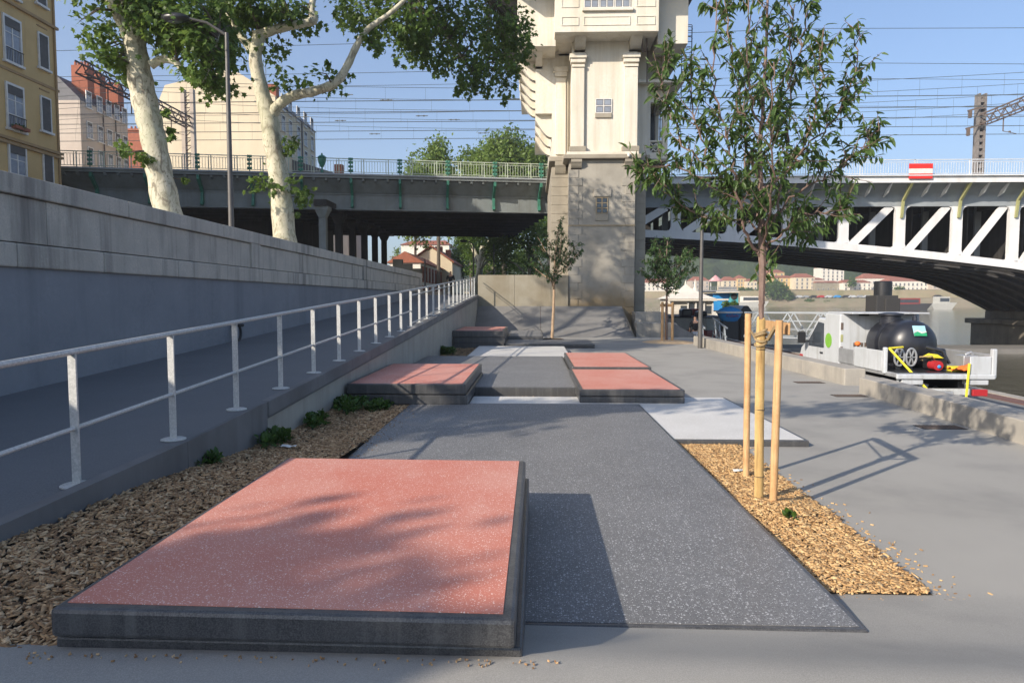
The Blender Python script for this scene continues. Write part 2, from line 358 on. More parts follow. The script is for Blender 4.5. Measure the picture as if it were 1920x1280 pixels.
# ---------------------------------------------------------------- ramp
ex = lambda y: -2.93 + .0045 * y                 # outer edge of the ramp
wx = lambda y: -6.15 + .019 * y                  # foot of the quay wall
rz = lambda y: max(.16 + .0475 * y + .003 * max(0, y - 16.5), .26)
ys = [-10, 2.1] + [3 + 1.2 * i for i in range(26)] + [34.3]
g = MB(); vs = []; fs = []
for y in ys: vs += [(wx(y) - .3, y, rz(y)), (ex(y), y, rz(y)), (ex(y), y, rz(y) - .2), (ex(y) - .07, y, rz(y) - .2), (ex(y) - .07, y, -2.4)]
for i in range(len(ys) - 1):
    for k in range(4): fs.append((5 * i + k, 5 * i + k + 1, 5 * i + k + 6, 5 * i + k + 5))
n = len(vs) - 5; fs.append((n, n + 1, n + 2, n + 3, n + 4))
g.add(vs, fs); struct(g, 'ramp_paving', MAT['ramp'])
rw = thing('ramp_wall', 'low concrete retaining wall under the outer edge of the access ramp', 'retaining wall', (ex(10), 10, GZ))
g = MB()
for a, b_ in ((-2, 5.55), (5.556, 7.25)):
    g.prism([(ex(a) - .08, a, -.5), (ex(b_) - .08, b_, -.5), (ex(b_) - .08, b_, rz(b_) - .004), (ex(a) - .08, a, rz(a) - .004)], (.10, .002, 0))
g.build('near_upstand', MAT['rampedge'], rw)
yy = 7.256
while yy < 34.2:
    y2 = min(yy + 4.6, 34.28); g = MB()
    g.prism([(ex(yy) - .075, yy, -.5), (ex(y2 - .006) - .075, y2 - .006, -.5), (ex(y2 - .006) - .075, y2 - .006, rz(y2) - .17), (ex(yy) - .075, yy, rz(yy) - .17)], (.055, 0, 0)); g.build('wall_panel', MAT['cast'], rw)
    g = MB(); g.prism([(ex(yy) - .06, yy, rz(yy) - .165), (ex(y2 - .004) - .06, y2 - .004, rz(y2) - .165), (ex(y2 - .004) - .06, y2 - .004, rz(y2) + .004), (ex(yy) - .06, yy, rz(yy) + .004)], (.10, 0, 0)); g.build('edge_coping', MAT['rampedge'], rw, bevel=.008)
    yy = y2

# ---------------------------------------------------------------- handrail
hr = thing('handrail', 'galvanised steel handrail with posts along the outer edge of the ramp', 'handrail', (ex(10) - .13, 10, rz(10)))
hx = lambda y: ex(y) - .12
pg = MB(); o0 = Vector((hx(4.38), 4.38, rz(4.38)))
pg.box(o0.x - .028, o0.x + .028, o0.y - .008, o0.y + .008, o0.z, o0.z + .875); 
p0 = pg.build('post', MAT['galv'], hr, bevel=.003)
pl = MB(); pl.lathe([(.10, 0), (.10, .008), (.085, .014), (.0, .014)], (o0.x, o0.y, o0.z + .001), 24); pl.build('base_plate', MAT['galv'], p0, smooth=True)
for k in range(1, 25):
    y = 4.38 + 1.213 * k; copy_part(p0, hr, (hx(y) - o0.x, y - 4.38, rz(y) - o0.z))
for k in (-1, -2): 
    y = 4.38 + 1.213 * k; copy_part(p0, hr, (hx(y) - o0.x, y - 4.38, rz(y) - o0.z))
def railtube(name, y0, y1, h, r, n=20):
    g = MB(); g.tube([(hx(y0 + (y1 - y0) * i / n), y0 + (y1 - y0) * i / n, rz(y0 + (y1 - y0) * i / n) + h) for i in range(n + 1)], r, 10); g.build(name, MAT['galv'], hr, smooth=True)
railtube('top_rail', 1.0, 34.0, .89, .0215); railtube('mid_rail', 1.0, 16.5, .385, .0155)
railtube('second_rail', 16.6, 33.9, .76, .014); railtube('lower_rail', 16.6, 33.9, .08, .014)
e = MB(); e.tube([(hx(16.6), 16.6, rz(16.6) + .08), (hx(16.6), 16.6, rz(16.6) + .76)], .012, 8); e.build('end_bar', MAT['galv'], hr)

# ---------------------------------------------------------------- quay wall on the left
qw = thing('quay_wall', 'long grey quay wall with stone coping rising behind the access ramp', 'wall', (wx(14), 14, rz(14)))
wz = lambda y: 3.045 - .006 * (y - 8)          # top of the coping
def wallpiece(name, mat, ya, yb, zlo, zhi, proud, thick=.5, bev=.012, jz=0):
    g = MB(); a = (wx(ya) + proud, ya); b_ = (wx(yb) + proud, yb)
    g.prism([(a[0], a[1], zlo(ya)), (b_[0], b_[1], zlo(yb)), (b_[0], b_[1], zhi(yb) + jz), (a[0], a[1], zhi(ya) + jz)], (-thick, 0, 0))
    return g.build(name, mat, qw, bevel=bev)
wallpiece('rendered_base', MAT['render'], -12, 33.6, lambda y: -.5, lambda y: 1.99, 0)
y = -10.0; i = 0
while y < 33.5:
    L = 1.55 + .5 * ((i * 37) % 10) / 10; yb = min(y + L, 33.6)
    wallpiece('ledge_stone', MAT['stone'], y + .004, yb - .004, lambda y: 1.975, lambda y: 2.255, .055 + random.uniform(-.006, .008), bev=.02)
    y = yb; i += 1
y = -9.4; i = 0
while y < 33.5:
    yb = min(y + 2.95, 33.6)
    wallpiece('panel_stone', MAT['stone'], y + .003, yb - .003, lambda y: 2.27, lambda y: wz(y) - .245, .0 + random.uniform(-.003, .004), bev=.008); y = yb
for yp in (5.6, 14.3, 23.0, 33.3):
    wallpiece('pilaster', MAT['stone'], yp - .22, yp + .22, lambda y: 2.265, lambda y: wz(y) - .235, .045, .3)
y = -11; i = 0
while y < 33.5:
    L = 2.35 + .3 * (i % 3); yb = min(y + L, 33.6)
    wallpiece('coping_stone', MAT['stone'], y + .004, yb - .004, lambda y: wz(y) - .235, lambda y: wz(y), .05, .62, .014, random.uniform(-.004, .004)); y = yb; i += 1
m = G(440, 640, .75); 
rg = thing('mooring_ring', 'rusty iron mooring ring fixed low on the rendered quay wall', 'mooring ring', (wx(13.2), 13.2, 1.0))
c = Vector((wx(13.2) + .0, 13.2, 1.0)); g = MB(); g.tube([c + Vector((.10 , .15 * math.cos(t), -.05 + .17 * math.sin(t))) for t in [2 * math.pi * k / 20 for k in range(21)]], .026, 8, False); g.build('ring', MAT['iron'], rg, smooth=True)
g = MB(); g.tube([c + Vector((-.02, 0, .1)), c + Vector((.13, .02, .1)), c + Vector((.15, .14, .1))], .03, 8); g.lathe([(.07, 0), (.07, .03), (0, .03)], c + Vector((.0, 0, .06)), 10); g.build('bracket', MAT['iron'], rg, smooth=True)

# ---------------------------------------------------------------- skate blocks and slabs
def slab(name, label, cat, x0, x1, y0, y1, z0, z1, topmat, layers=1, rim=.0, tilt=0, grp=None, shift=.012):
    t = thing(name, label, cat, ((x0 + x1) / 2, (y0 + y1) / 2, z0), grp)
    hgt = (z1 - z0) / layers
    for k in range(layers):
        top = k == layers - 1; za = z0 + k * hgt; zb = z1 if top else za + hgt - .010
        s = 0 if top else shift * (1 if k % 2 else -1) + shift
        g = MB(); g.hexa([(x0 + s, y0 + s, za), (x1 + s, y0 + s, za), (x1 + s, y1 + s, za), (x0 + s, y1 + s, za), (x0 + s, y0 + s, zb), (x1 + s, y0 + s, zb), (x1 + s, y1 + s, zb + tilt), (x0 + s, y1 + s, zb + tilt)])
        g.build('block' if layers > 1 else 'edge_block', MAT['black'], t, bevel=.014)
        if not top: 
            g = MB(); g.box(x0 + .03, x1 - .02, y0 + .03, y1 - .02, zb, zb + .010); g.build('joint', MAT['soil'], t)
    g = MB(); r = rim; zt = z1 + .003
    sl = tilt / (y1 - y0)
    g.hexa([(x0 + r, y0 + r, zt - .02 + sl * r), (x1 - r, y0 + r, zt - .02 + sl * r), (x1 - r, y1 - r, zt - .02 + tilt - sl * r), (x0 + r, y1 - r, zt - .02 + tilt - sl * r), (x0 + r, y0 + r, zt + sl * r), (x1 - r, y0 + r, zt + sl * r), (x1 - r, y1 - r, zt + tilt - sl * r), (x0 + r, y1 - r, zt + tilt - sl * r)])
    g.build('terrazzo_top', topmat, t)
    return t
# nearest red block
t = thing('red_skate_block', 'large red terrazzo platform with black rim, nearest to the camera', 'skate block', (-.97, 3.86, 0))
g = MB(); g.hexa([(-1.90, 2.585, .0), (-.04, 2.555, .0), (-.03, 5.07, .0), (-1.90, 5.07, .0), (-1.90, 2.585, .262), (-.04, 2.555, .262), (-.03, 5.07, .262), (-1.90, 5.07, .262)]); g.build('base_block', MAT['black'], t, bevel=.01)
g = MB(); g.box(-1.87, -.065, 2.61, 5.05, .255, .275); g.build('joint', MAT['soil'], t)
g = MB(); g.hexa([(-1.90, 2.555, .272), (-.066, 2.515, .272), (-.056, 5.09, .272), (-1.89, 5.13, .272), (-1.90, 2.555, .39), (-.066, 2.515, .39), (-.056, 5.09, .39), (-1.89, 5.13, .39)]); g.build('rim_block', MAT['black'], t, bevel=.018)
g = MB(); g.hexa([(-1.862, 2.61, .36), (-.115, 2.565, .36), (-.104, 5.06, .36), (-1.855, 5.10, .36), (-1.862, 2.61, .3935), (-.115, 2.565, .3935), (-.104, 5.06, .3935), (-1.855, 5.10, .3935)]); g.build('terrazzo_top', MAT['red'], t)
slab('grey_slab', 'long dark grey terrazzo slab in the centre, reaching to the foreground paving', 'terrazzo slab', -1.90, 1.635, 3.275, 10.5, -.16, 0, MAT['grey'], rim=.035)
slab('white_slab', 'white terrazzo slab beside the staked tree, touching the grey slab', 'terrazzo slab', -1.05, 3.2, 7.92, 11.45, -.17, -.025, MAT['white'], rim=.05)
slab('grey_slab', 'middle grey terrazzo slab between the pairs of red blocks', 'terrazzo slab', -2.84, .79, 11.75, 18.3, -.17, .09, MAT['grey'], rim=.04)
slab('white_slab', 'far white terrazzo slab crossed by railing shadows', 'terrazzo slab', -1.85, 1.05, 18.4, 22.9, -.17, .045, MAT['white'], rim=.03)
slab('red_skate_block', 'red topped block of stacked black slabs beside the ramp wall, middle distance', 'skate block', -2.85, -1.03, 10.3, 13.6, -.16, .32, MAT['red'], 3, .05)
slab('red_skate_block', 'wide red topped double slab right of centre, nearer of the adjoining pair', 'skate block', .73, 2.38, 10.72, 13.9, -.022, .19, MAT['red'], 2, .06)
slab('red_skate_block', 'wide red topped slab right of centre, farther of the adjoining pair', 'skate block', .80, 2.42, 14.0, 17.8, -.15, .225, MAT['red'], 2, .05)
slab('red_skate_block', 'tall red topped stack of black slabs at the far end of the ramp wall', 'skate block', -2.83, -1.02, 23.8, 27.5, -.15, .52, MAT['red'], 3, .08)
slab('grey_slab', 'small raised grey slab beside the far red block, under the concrete bank', 'terrazzo slab', -.99, .38, 26.6, 29.7, -.15, .19, MAT['grey'], 2, .05, tilt=.09)
slab('grey_slab', 'low wide grey slab in front of the far concrete bank', 'terrazzo slab', -1.0, 2.15, 23.9, 26.55, -.15, .055, MAT['grey'], 2, .05)

# ---------------------------------------------------------------- bark mulch beds
def bed_z(x, y, side):
    if side == 'L':
        base = np.interp(y, [2.4, 3.0, 4.9, 6.5, 8.2, 30], [.22, .25, .19, .06, -.02, -.06])
        return base - .03 * np.exp(-((x + 1.95) / .3) ** 2) * (y < 5.1) + .04 * np.exp(-((x + 2.9) / .3) ** 2)
    return -.085 + .075 * np.exp(-((x - 1.92) ** 2 + (y - 5.35) ** 2) / .12)
def bed(side, poly_x, y0, y1, n, mat, size, label, seed):
    rng = np.random.default_rng(seed)
    # soil sheet
    yy = np.linspace(y0, y1, 60); vs = []; fs = []; nx = 10
    for y in yy:
        a, b_ = poly_x(y)
        for i in range(nx + 1):
            x = a + (b_ - a) * i / nx; vs.append((x, y, float(bed_z(x, y, side)) - .006))
    for j in range(len(yy) - 1):
        for i in range(nx): k = j * (nx + 1) + i; fs.append((k, k + 1, k + nx + 2, k + nx + 1))
    s = MB().add(vs, fs); struct(s, 'planting_bed_soil', MAT['soil'], smooth=True)
    y = y0 + (y1 - y0) * rng.random(n) ** (1.0 if side == 'R' else 1.35)
    a = np.array([poly_x(v) for v in y]); x = a[:, 0] + (a[:, 1] - a[:, 0]) * rng.random(n)
    x += (rng.random(n) - .5) * .05
    z = bed_z(x, y, side) + rng.random(n) * .014 - .001
    L = size * (.5 + rng.random(n) * .9); w = L * (.25 + .3 * rng.random(n)); h = .003 + .004 * rng.random(n)
    th = rng.random(n) * 6.283; pi_ = (rng.random(n) - .5) * .9; ro = (rng.random(n) - .5) * .9
    d = np.stack([np.cos(th) * np.cos(pi_), np.sin(th) * np.cos(pi_), np.sin(pi_)], 1)
    s_ = np.stack([-np.sin(th), np.cos(th), np.sin(ro)], 1); u = np.cross(d, s_); u /= np.linalg.norm(u, axis=1)[:, None]
    c = np.stack([x, y, z], 1)
    D = d * (L / 2)[:, None]; E = s_ * (w / 2)[:, None]; U = u * h[:, None]
    T = .7
    P = np.stack([c - D - E * T, c + D - E * .4, c + D + E * .5, c - D + E, c - D - E * T + U, c + D * .9 - E * .4 + U, c + D + E * .5 + U, c - D * .8 + E + U], 1).reshape(-1, 3)
    base = (np.arange(n) * 8)[:, None, None]
    fq = np.array([(4, 5, 6, 7), (0, 1, 5, 4), (1, 2, 6, 5), (2, 3, 7, 6), (3, 0, 4, 7)])[None] + base
    me = bpy.data.meshes.new('bark_mulch'); nf = n * 5
    me.vertices.add(n * 8); me.vertices.foreach_set('co', P.ravel()); me.loops.add(nf * 4); me.loops.foreach_set('vertex_index', fq.reshape(-1).astype(np.int32))
    me.polygons.add(nf); me.polygons.foreach_set('loop_start', np.arange(nf, dtype=np.int32) * 4); me.polygons.foreach_set('loop_total', np.full(nf, 4, dtype=np.int32))
    me.update(); me.validate(); me.materials.append(mat)
    o = bpy.data.objects.new('bark_mulch', me); C.objects.link(o); tag(o, label, 'mulch', kind='stuff')
lx = lambda y: (ex(y) - .02 - (.0 if y > 7.2 else -.02), -1.9 if y > 2.58 else -1.9 + (2.58 - y) * .5)
bed('L', lx, 2.52, 10.4, 17000, MAT['chipsb'], .042, 'brown bark and dead leaf mulch between the ramp wall and the nearest red block', 3)
bed('R', lambda y: (1.635, 2.30 + .02 * (y - 3.9)), 3.9, 7.92, 13000, MAT['chips'], .038, 'golden wood chip mulch around the staked young tree', 4)
bed('R2', lambda y: (-1.0, .74), 11.46, 11.74, 500, MAT['chips'], .04, 'thin line of orange mulch between the white slab and middle grey slab', 5)
bed('L2', lambda y: (-2.80, -1.86), 18.35, 23.8, 1500, MAT['chipsb'], .05, 'shaded mulch patch beside the far white slab', 6)

# joints at the head and foot of the little bank
for i, (y0, dy) in enumerate(((2.50, .045), (3.92, .0))):
    if i == 0: continue
    g = MB(); n = 24
    for k in range(n):
        xa = -.02 + 7 * k / n if i == 0 else 2.32 + 4.2 * k / n; xb = xa + (7 if i == 0 else 4.2) / n; w = .006
        ya, yb = y0 - dy * max(xa, 0), y0 - dy * max(xb, 0); z = (.2375 if i == 0 else GZ) + .0012
        g.add([(xa, ya, z), (xb, yb, z), (xb, yb + w, z), (xa, ya + w, z)], [(0, 1, 2, 3)])
    struct(g, 'paving_joint', MAT['soil'])
# chips and grit strayed onto the paving beside the beds
def strays(label, n, fx_, fy_, fz_, mat, seed, size=.03):
    rng = np.random.default_rng(seed); g = MB()
    for i in range(n):
        x = fx_(rng); y = fy_(rng); z = fz_(x, y) + .002; L = size * rng.uniform(.3, 1); w = L * .35; a = rng.uniform(0, 6.28); c, s = math.cos(a), math.sin(a)
        P = [(x + c * u_ * L - s * v_ * w, y + s * u_ * L + c * v_ * w) for u_, v_ in ((-.5, -.5), (.5, -.4), (.5, .5), (-.4, .5))]
        g.add([(px, py, z) for px, py in P] + [(px, py, z + .004 + .004 * rng.random()) for px, py in P], [(4, 5, 6, 7), (0, 1, 5, 4), (1, 2, 6, 5), (2, 3, 7, 6), (3, 0, 4, 7)])
    tag(g.build('stray_chips', mat), label, 'wood chips', kind='stuff')
pz = lambda x, y: float(np.interp(y + .045 * max(x, 0), [p[0] for p in prof], [p[1] for p in prof]))
strays('stray wood chips on the paving along the outer edge of the golden mulch', 240, lambda r: 2.32 + abs(r.normal(0, .13)), lambda r: r.uniform(3.75, 7.9), lambda x, y: GZ, MAT['chips'], 5)
strays('stray chips on the paving in front of the golden mulch and dark slab', 60, lambda r: r.uniform(1.4, 2.6), lambda r: 3.86 - abs(r.normal(0, .16)), pz, MAT['chips'], 6, .022)
strays('bits of bark on the paving along the front of the nearest red block', 90, lambda r: r.uniform(-1.95, .1), lambda r: 2.50 - abs(r.normal(0, .03)), lambda x, y: .238, MAT['chipsb'], 7, .014)
strays('fine chips scattered over the left edge of the long grey slab', 120, lambda r: -1.88 + abs(r.normal(0, .12)), lambda r: r.uniform(5.2, 10.2), lambda x, y: .004, MAT['chipsb'], 8, .02)

# ================================================================ VEGETATION
def raw_mesh(name, P, faces_quads, mat, parent=None, org=None, kind=None):
    """P: (n,3) world, faces (m,k) same size"""
    if org is None: org = rootloc(parent) if parent else Vector((0, 0, 0))
    me = bpy.data.meshes.new(name); Fq = np.asarray(faces_quads, dtype=np.int32); nf, k = Fq.shape
    me.vertices.add(len(P)); me.vertices.foreach_set('co', (P - np.array(org)).ravel())
    me.loops.add(nf * k); me.loops.foreach_set('vertex_index', Fq.ravel())
    me.polygons.add(nf); me.polygons.foreach_set('loop_start', np.arange(nf, dtype=np.int32) * k); me.polygons.foreach_set('loop_total', np.full(nf, k, dtype=np.int32))
    me.update(); me.validate(); me.materials.append(mat); me.shade_flat()
    o = bpy.data.objects.new(name, me); C.objects.link(o)
    if parent: o.parent = parent
    else: o.location = org
    if kind: o['kind'] = kind
    return o
def norm(a): return a / np.maximum(np.linalg.norm(a, axis=1)[:, None], 1e-9)
def leaves(name, pts, dirs, L, w, mat, parent, rng, shape='long', droop=.5, kind=None):
    """one folded, drooping leaf blade at each point"""
    n = len(pts); L = L * (.6 + .7 * rng.random(n)); w = L * w * (.8 + .4 * rng.random(n))
    d = norm(dirs + rng.normal(0, .45, (n, 3)) + np.array([0, 0, -droop])); up = norm(rng.normal(0, .5, (n, 3)) + np.array([0, 0, 1.0]))
    s = norm(np.cross(d, up)); u = np.cross(s, d)
    L = L[:, None]; w = w[:, None]
    if shape == 'long':      # pointed elliptic blade: 8 points, two folded halves bending down
        P = np.stack([pts, pts + d * L * .3 + s * w * .5 + u * w * .16, pts + d * L * .68 + s * w * .36 - u * L * .06 + u * w * .1, pts + d * L - u * L * .2,
                      pts + d * L * .3 - s * w * .5 + u * w * .16, pts + d * L * .68 - s * w * .36 - u * L * .06 + u * w * .1, pts + d * L * .32 , pts + d * L * .68 - u * L * .08], 1).reshape(-1, 3)
        F0 = np.array([(0, 6, 1, 1), (6, 7, 2, 1), (7, 3, 2, 2), (0, 4, 6, 6), (6, 4, 5, 7), (7, 5, 3, 3)])
        tri = np.array([(0, 6, 1), (6, 7, 2), (6, 2, 1), (7, 3, 2), (0, 4, 6), (6, 4, 5), (6, 5, 7), (7, 5, 3)])
        Fq = (tri[None] + (np.arange(n) * 8)[:, None, None]).reshape(-1, 3)
    else:                    # palmate plane leaf: five lobes
        an = [(-.0, -.1), (.50, .05), (.34, .34), (.62, .62), (.22, .62), (.0, 1.0), (-.22, .62), (-.62, .62), (-.34, .34), (-.50, .05)]
        P = np.stack([pts + s * w * a + d * L * b - u * L * .22 * (abs(a) ** 1.3 + .4 * b * b) for a, b in an] + [pts + d * L * .38], 1).reshape(-1, 3)
        tri = np.array([(10, 0, 1), (10, 1, 2), (10, 2, 3), (10, 3, 4), (10, 4, 5), (10, 5, 6), (10, 6, 7), (10, 7, 8), (10, 8, 9), (10, 9, 0)])
        Fq = (tri[None] + (np.arange(n) * 11)[:, None, None]).reshape(-1, 3)
    return raw_mesh(name, P, Fq, mat, parent, kind=kind)
def quadleaves(name, pts, size, mat, parent, rng, org=None, kind=None):
    n = len(pts); a = norm(rng.normal(0, 1, (n, 3)) + np.array([0, 0, .0])); b = norm(np.cross(a, rng.normal(0, 1, (n, 3)))); sz = (size * (.5 + rng.random(n)))[:, None]
    c = np.cross(a, b)
    P = np.stack([pts - a * sz * .7, pts + b * sz * .45 + c * sz * .1, pts + a * sz * .8, pts - b * sz * .45 + c * sz * .1], 1).reshape(-1, 3)
    Fq = (np.array([(0, 1, 2, 3)])[None] + (np.arange(n) * 4)[:, None, None]).reshape(-1, 4)
    return raw_mesh(name, P, Fq, mat, parent, org, kind)

def curve(pts, k=4):
    """smooth a polyline of (Vector, radius)"""
    out = []
    for i in range(len(pts) - 1):
        p0 = pts[max(i - 1, 0)]; p1 = pts[i]; p2 = pts[i + 1]; p3 = pts[min(i + 2, len(pts) - 1)]
        for j in range(k):
            t = j / k; f = lambda a, b, c, d: .5 * ((2 * b) + (-a + c) * t + (2 * a - 5 * b + 4 * c - d) * t * t + (-a + 3 * b - 3 * c + d) * t ** 3)
            out.append((f(p0[0], p1[0], p2[0], p3[0]), p1[1] + (p2[1] - p1[1]) * t))
    out.append(pts[-1]); return out

# ---- the young staked trees on the plaza
def young_tree(seed, base, height, spec, leafn, leafL, mat, name, label, group=None, trunk_r=.045, twig=1.0, bark='bark2'):
    rng = np.random.default_rng(seed)
    t = thing(name, label, 'tree', base, group)
    tips = []; tm = MAT[bark]
    for i, (pl, is_trunk) in enumerate(spec):
        c = curve(pl, 5); wob = .0025 if is_trunk else .012
        pts = [p + Vector(rng.normal(0, wob, 3)) for p, r in c]; g = MB(); g.tube(pts, [max(r, .003) for p, r in c], 8 if is_trunk else 6)
        g.build('trunk' if is_trunk else 'branch', tm, t, smooth=True)
        for j in range(len(c) - 1):
            if is_trunk and c[j][0].z < base.z + height * .42: continue
            frac = j / len(c)
            if not is_trunk and frac < .22: continue
            tips.append((pts[j], (pts[j + 1] - pts[j]), frac))
    # twigs carrying leaves
    P = []; D = []; tw = MB(); per = leafn / max(1, len(tips)) / 11
    for p, d, fr in tips:
        seg = d.length; d = d.normalized()
        for q in range(int(per) + (rng.random() < per % 1)):
            a = rng.normal(0, 1, 3); a = Vector(a - np.array(d) * np.dot(a, d)).normalized()
            dr = (d * .75 + a * .8 + Vector((0, 0, .25))).normalized(); L = twig * rng.uniform(.13, .33) * (1.15 - .45 * fr)
            s0 = p + d * seg * rng.random(); e1 = s0 + dr * L * .55; e2 = e1 + (dr + Vector((0, 0, .15))).normalized() * L * .45
            tw.tube([s0, e1, e2], [.0045 * twig, .003 * twig, .0014 * twig], 4, False)
            nl = 11
            for k in range(nl):
                f = .15 + .9 * k / nl; pp = s0.lerp(e1, f / .55) if f < .55 else e1.lerp(e2, (f - .55) / .45)
                side = Vector(rng.normal(0, 1, 3)); P.append(pp); D.append(dr * .5 + side.normalized() * .75)
    tw.build('twigs', MAT['bark2'], t, kind='stuff')
    P = np.array(P); D = np.array(D)
    leaves('foliage', P, D, leafL, .32, mat, t, rng, 'long', .75, kind='stuff')
    return t
NY = 5.62
def n3(px, py, dy=0): 
    v = PT(px, py, NY + dy); return v
trunk = [(n3(1423, 936), .020), (n3(1424, 760), .020), (n3(1427, 596), .021), (n3(1428, 560), .0255), (n3(1429, 480), .031), (n3(1427, 420), .028), (n3(1427, 370), .026), (n3(1425, 290), .018), (n3(1430, 200), .015), (n3(1436, 90), .012), (n3(1440, -20), .009), (n3(1446, -150), .004)]
def br(lst, r0, r1=.004): return ([(n3(a, b, c), r0 + (r1 - r0) * i / (len(lst) - 1)) for i, (a, b, c) in enumerate(lst)], False)
spec = [(trunk, True),
 br([(1428, 383, 0), (1405, 372, -.06), (1378, 360, -.12), (1352, 335, -.18), (1325, 290, -.25), (1300, 215, -.3), (1290, 120, -.32)], .012),
 br([(1426, 345, 0), (1412, 310, .05), (1397, 262, .1), (1386, 205, .15), (1372, 120, .2), (1362, 20, .25), (1358, -60, .25)], .012),
 br([(1430, 358, 0), (1455, 338, -.05), (1482, 313, -.1), (1500, 285, -.15), (1520, 235, -.2), (1538, 150, -.25), (1545, 60, -.25)], .013),
 br([(1430, 478, 0), (1448, 440, .1), (1462, 385, .2), (1474, 300, .28), (1480, 210, .32), (1482, 110, .35), (1490, 10, .35)], .013),
 br([(1427, 480, 0), (1405, 450, -.1), (1392, 405, -.2), (1382, 345, -.3), (1362, 275, -.38), (1345, 190, -.42), (1340, 90, -.45), (1345, 0, -.45)], .013),
 br([(1426, 430, 0), (1395, 415, .1), (1350, 412, .2), (1300, 400, .28), (1262, 372, .33), (1245, 340, .35)], .010),
 br([(1430, 470, 0), (1462, 440, -.1), (1500, 408, -.2), (1560, 395, -.28), (1600, 388, -.3)], .010),
 br([(1456, 400, .12), (1500, 358, .0), (1556, 330, -.05), (1600, 292, -.1), (1622, 268, -.1), (1648, 242, -.1)], .009),
 br([(1428, 300, 0), (1450, 260, .15), (1470, 190, .25), (1500, 90, .3), (1520, 0, .3)], .009),
 br([(1370, 355, -.15), (1310, 335, -.1), (1260, 310, -.05), (1225, 318, 0), (1200, 322, 0)], .008),
 br([(1355, 338, -.18), (1300, 290, 0), (1260, 225, .1), (1240, 150, .15), (1255, 100, .15)], .008),
 br([(1427, 250, 0), (1405, 190, -.15), (1400, 110, -.25), (1405, 10, -.3), (1410, -70, -.3)], .008),
 br([(1500, 285, -.15), (1545, 250, -.1), (1580, 200, 0), (1605, 130, .05), (1608, 60, .05)], .008),
 br([(1440, 460, .05), (1420, 400, .35), (1400, 300, .6), (1395, 200, .75), (1400, 90, .8)], .010),
 br([(1430, 465, 0), (1440, 410, -.35), (1450, 330, -.6), (1440, 230, -.75), (1450, 120, -.8)], .010),
 br([(1440, 455, .0), (1480, 440, .3), (1505, 420, .5), (1520, 440, .6)], .007),
]
nb = trunk[0][0]
young_tree(11, Vector((nb.x, nb.y, -.04)), 4.2, spec, 5300, .082, MAT['leafB'], 'young_tree', 'nearest young cherry-like tree with long drooping leaves held by wooden stakes', 'young trees planted on the plaza')
def stakes(label, base, cfg, h, r, wrapr, trunkp, group='stake frames around young trees'):
    t = thing('tree_stakes', label, 'tree stakes', base, group)
    for (x, y, hh) in cfg:
        g = MB(); tilt = Vector((random.uniform(-.012, .012), random.uniform(-.01, .01), 0))
        n = 8; g.tube([Vector((x, y, base.z - .15)) + tilt * 0, Vector((x, y, base.z + hh * .5)) + tilt, Vector((x, y, base.z + hh)) + tilt * 2], [r, r * .985, r * .96], 14); g.build('stake', MAT['wood'], t, smooth=True)
    return t
# near stakes: two in front, cross board between them, reed wrap on the trunk
sL = G(1399, 889, -.06); sR = G(1449, 945, -.03)
st = stakes('two round wooden stakes with a cross board holding the nearest young tree', Vector((nb.x, nb.y, -.06)), [(sL.x, sL.y, 1.53), (sR.x, sR.y, 1.50)], 1.5, .0305, 0, None)
st3 = Vector((2.06, 5.66, -.05))
g = MB(); g.beam(Vector((sR.x + .10, sR.y + .02, 1.37)), Vector((sL.x + .09, sL.y + .03, 1.37)) , .022, .095); g.build('cross_board', MAT['wood'], st, bevel=.003)
g = MB(); rng = np.random.default_rng(5); a0 = trunk[0][0]; a1 = n3(1427, 596)
for k in range(22):
    an = 2 * math.pi * k / 22; o = Vector((math.cos(an), math.sin(an), 0)) * .030; g.tube([a0 + o + Vector((0, 0, -.05)), trunk[1][0] + o, a1 + o * .92 + Vector((0, 0, random.uniform(-.015, .012)))], .0065, 5)
g.build('reed_wrap', MAT['reed'], st)
g = MB()
for f in (.13, .5, .83):
    c0 = a0.lerp(a1, f); g.tube([c0 + Vector((math.cos(a) * .038, math.sin(a) * .038, 0)) for a in [2 * math.pi * k / 20 for k in range(21)]], .0028, 4, False)
g.build('tie_wire', MAT['iron'], st)
g = MB(); c0 = a0.lerp(a1, .885)
for f, dz in ((0, 0), (.3, .03), (.1, -.035), (.2, .06)):
    g.tube([c0 + Vector((math.cos(a) * .042, math.sin(a) * .042, dz + .02 * math.sin(a * 1 + f * 9))) for a in [2 * math.pi * k / 20 for k in range(21)]], .011, 6, False)
g.tube([c0 + Vector((.05, -.03, 0)), Vector((sR.x, sR.y + .04, 1.38))], .018, 6); g.tube([c0 + Vector((-.05, .0, .02)), Vector((sL.x + .02, sL.y, 1.30))], .012, 6); g.build('jute_strap', MAT['jute'], st, smooth=True)

# small mid-distance trees
def simple_spec(base, px_pts, Y, cr, lo, hi, nb_, rng, r0):
    tr = [(Vector(base), r0)] + [(PT(a, b, Y), r0 * (1 - .12 * (i + 1))) for i, (a, b) in enumerate(px_pts)]
    sp = [(tr, True)]; top = tr[-1][0]
    for k in range(nb_):
        f = k / nb_; z = lo + (hi - lo) * .55 * f; s = tr[min(len(tr) - 1, 1 + int(f * (len(tr) - 1)))][0].copy(); s = Vector((s.x, s.y, z)); an = rng.uniform(0, 6.28)
        r = cr * (1 - .45 * f); hh = (hi - lo) * rng.uniform(.25, .5)
        sp.append(([(s, r0 * .45), (s + Vector((math.cos(an) * r * .5, math.sin(an) * r * .5, hh * .42)), r0 * .3), (s + Vector((math.cos(an) * r, math.sin(an) * r, hh)), r0 * .12)], False))
    return sp
rng = np.random.default_rng(21)
b1 = PT(1035, 633, 29.3); b1.z = -.1
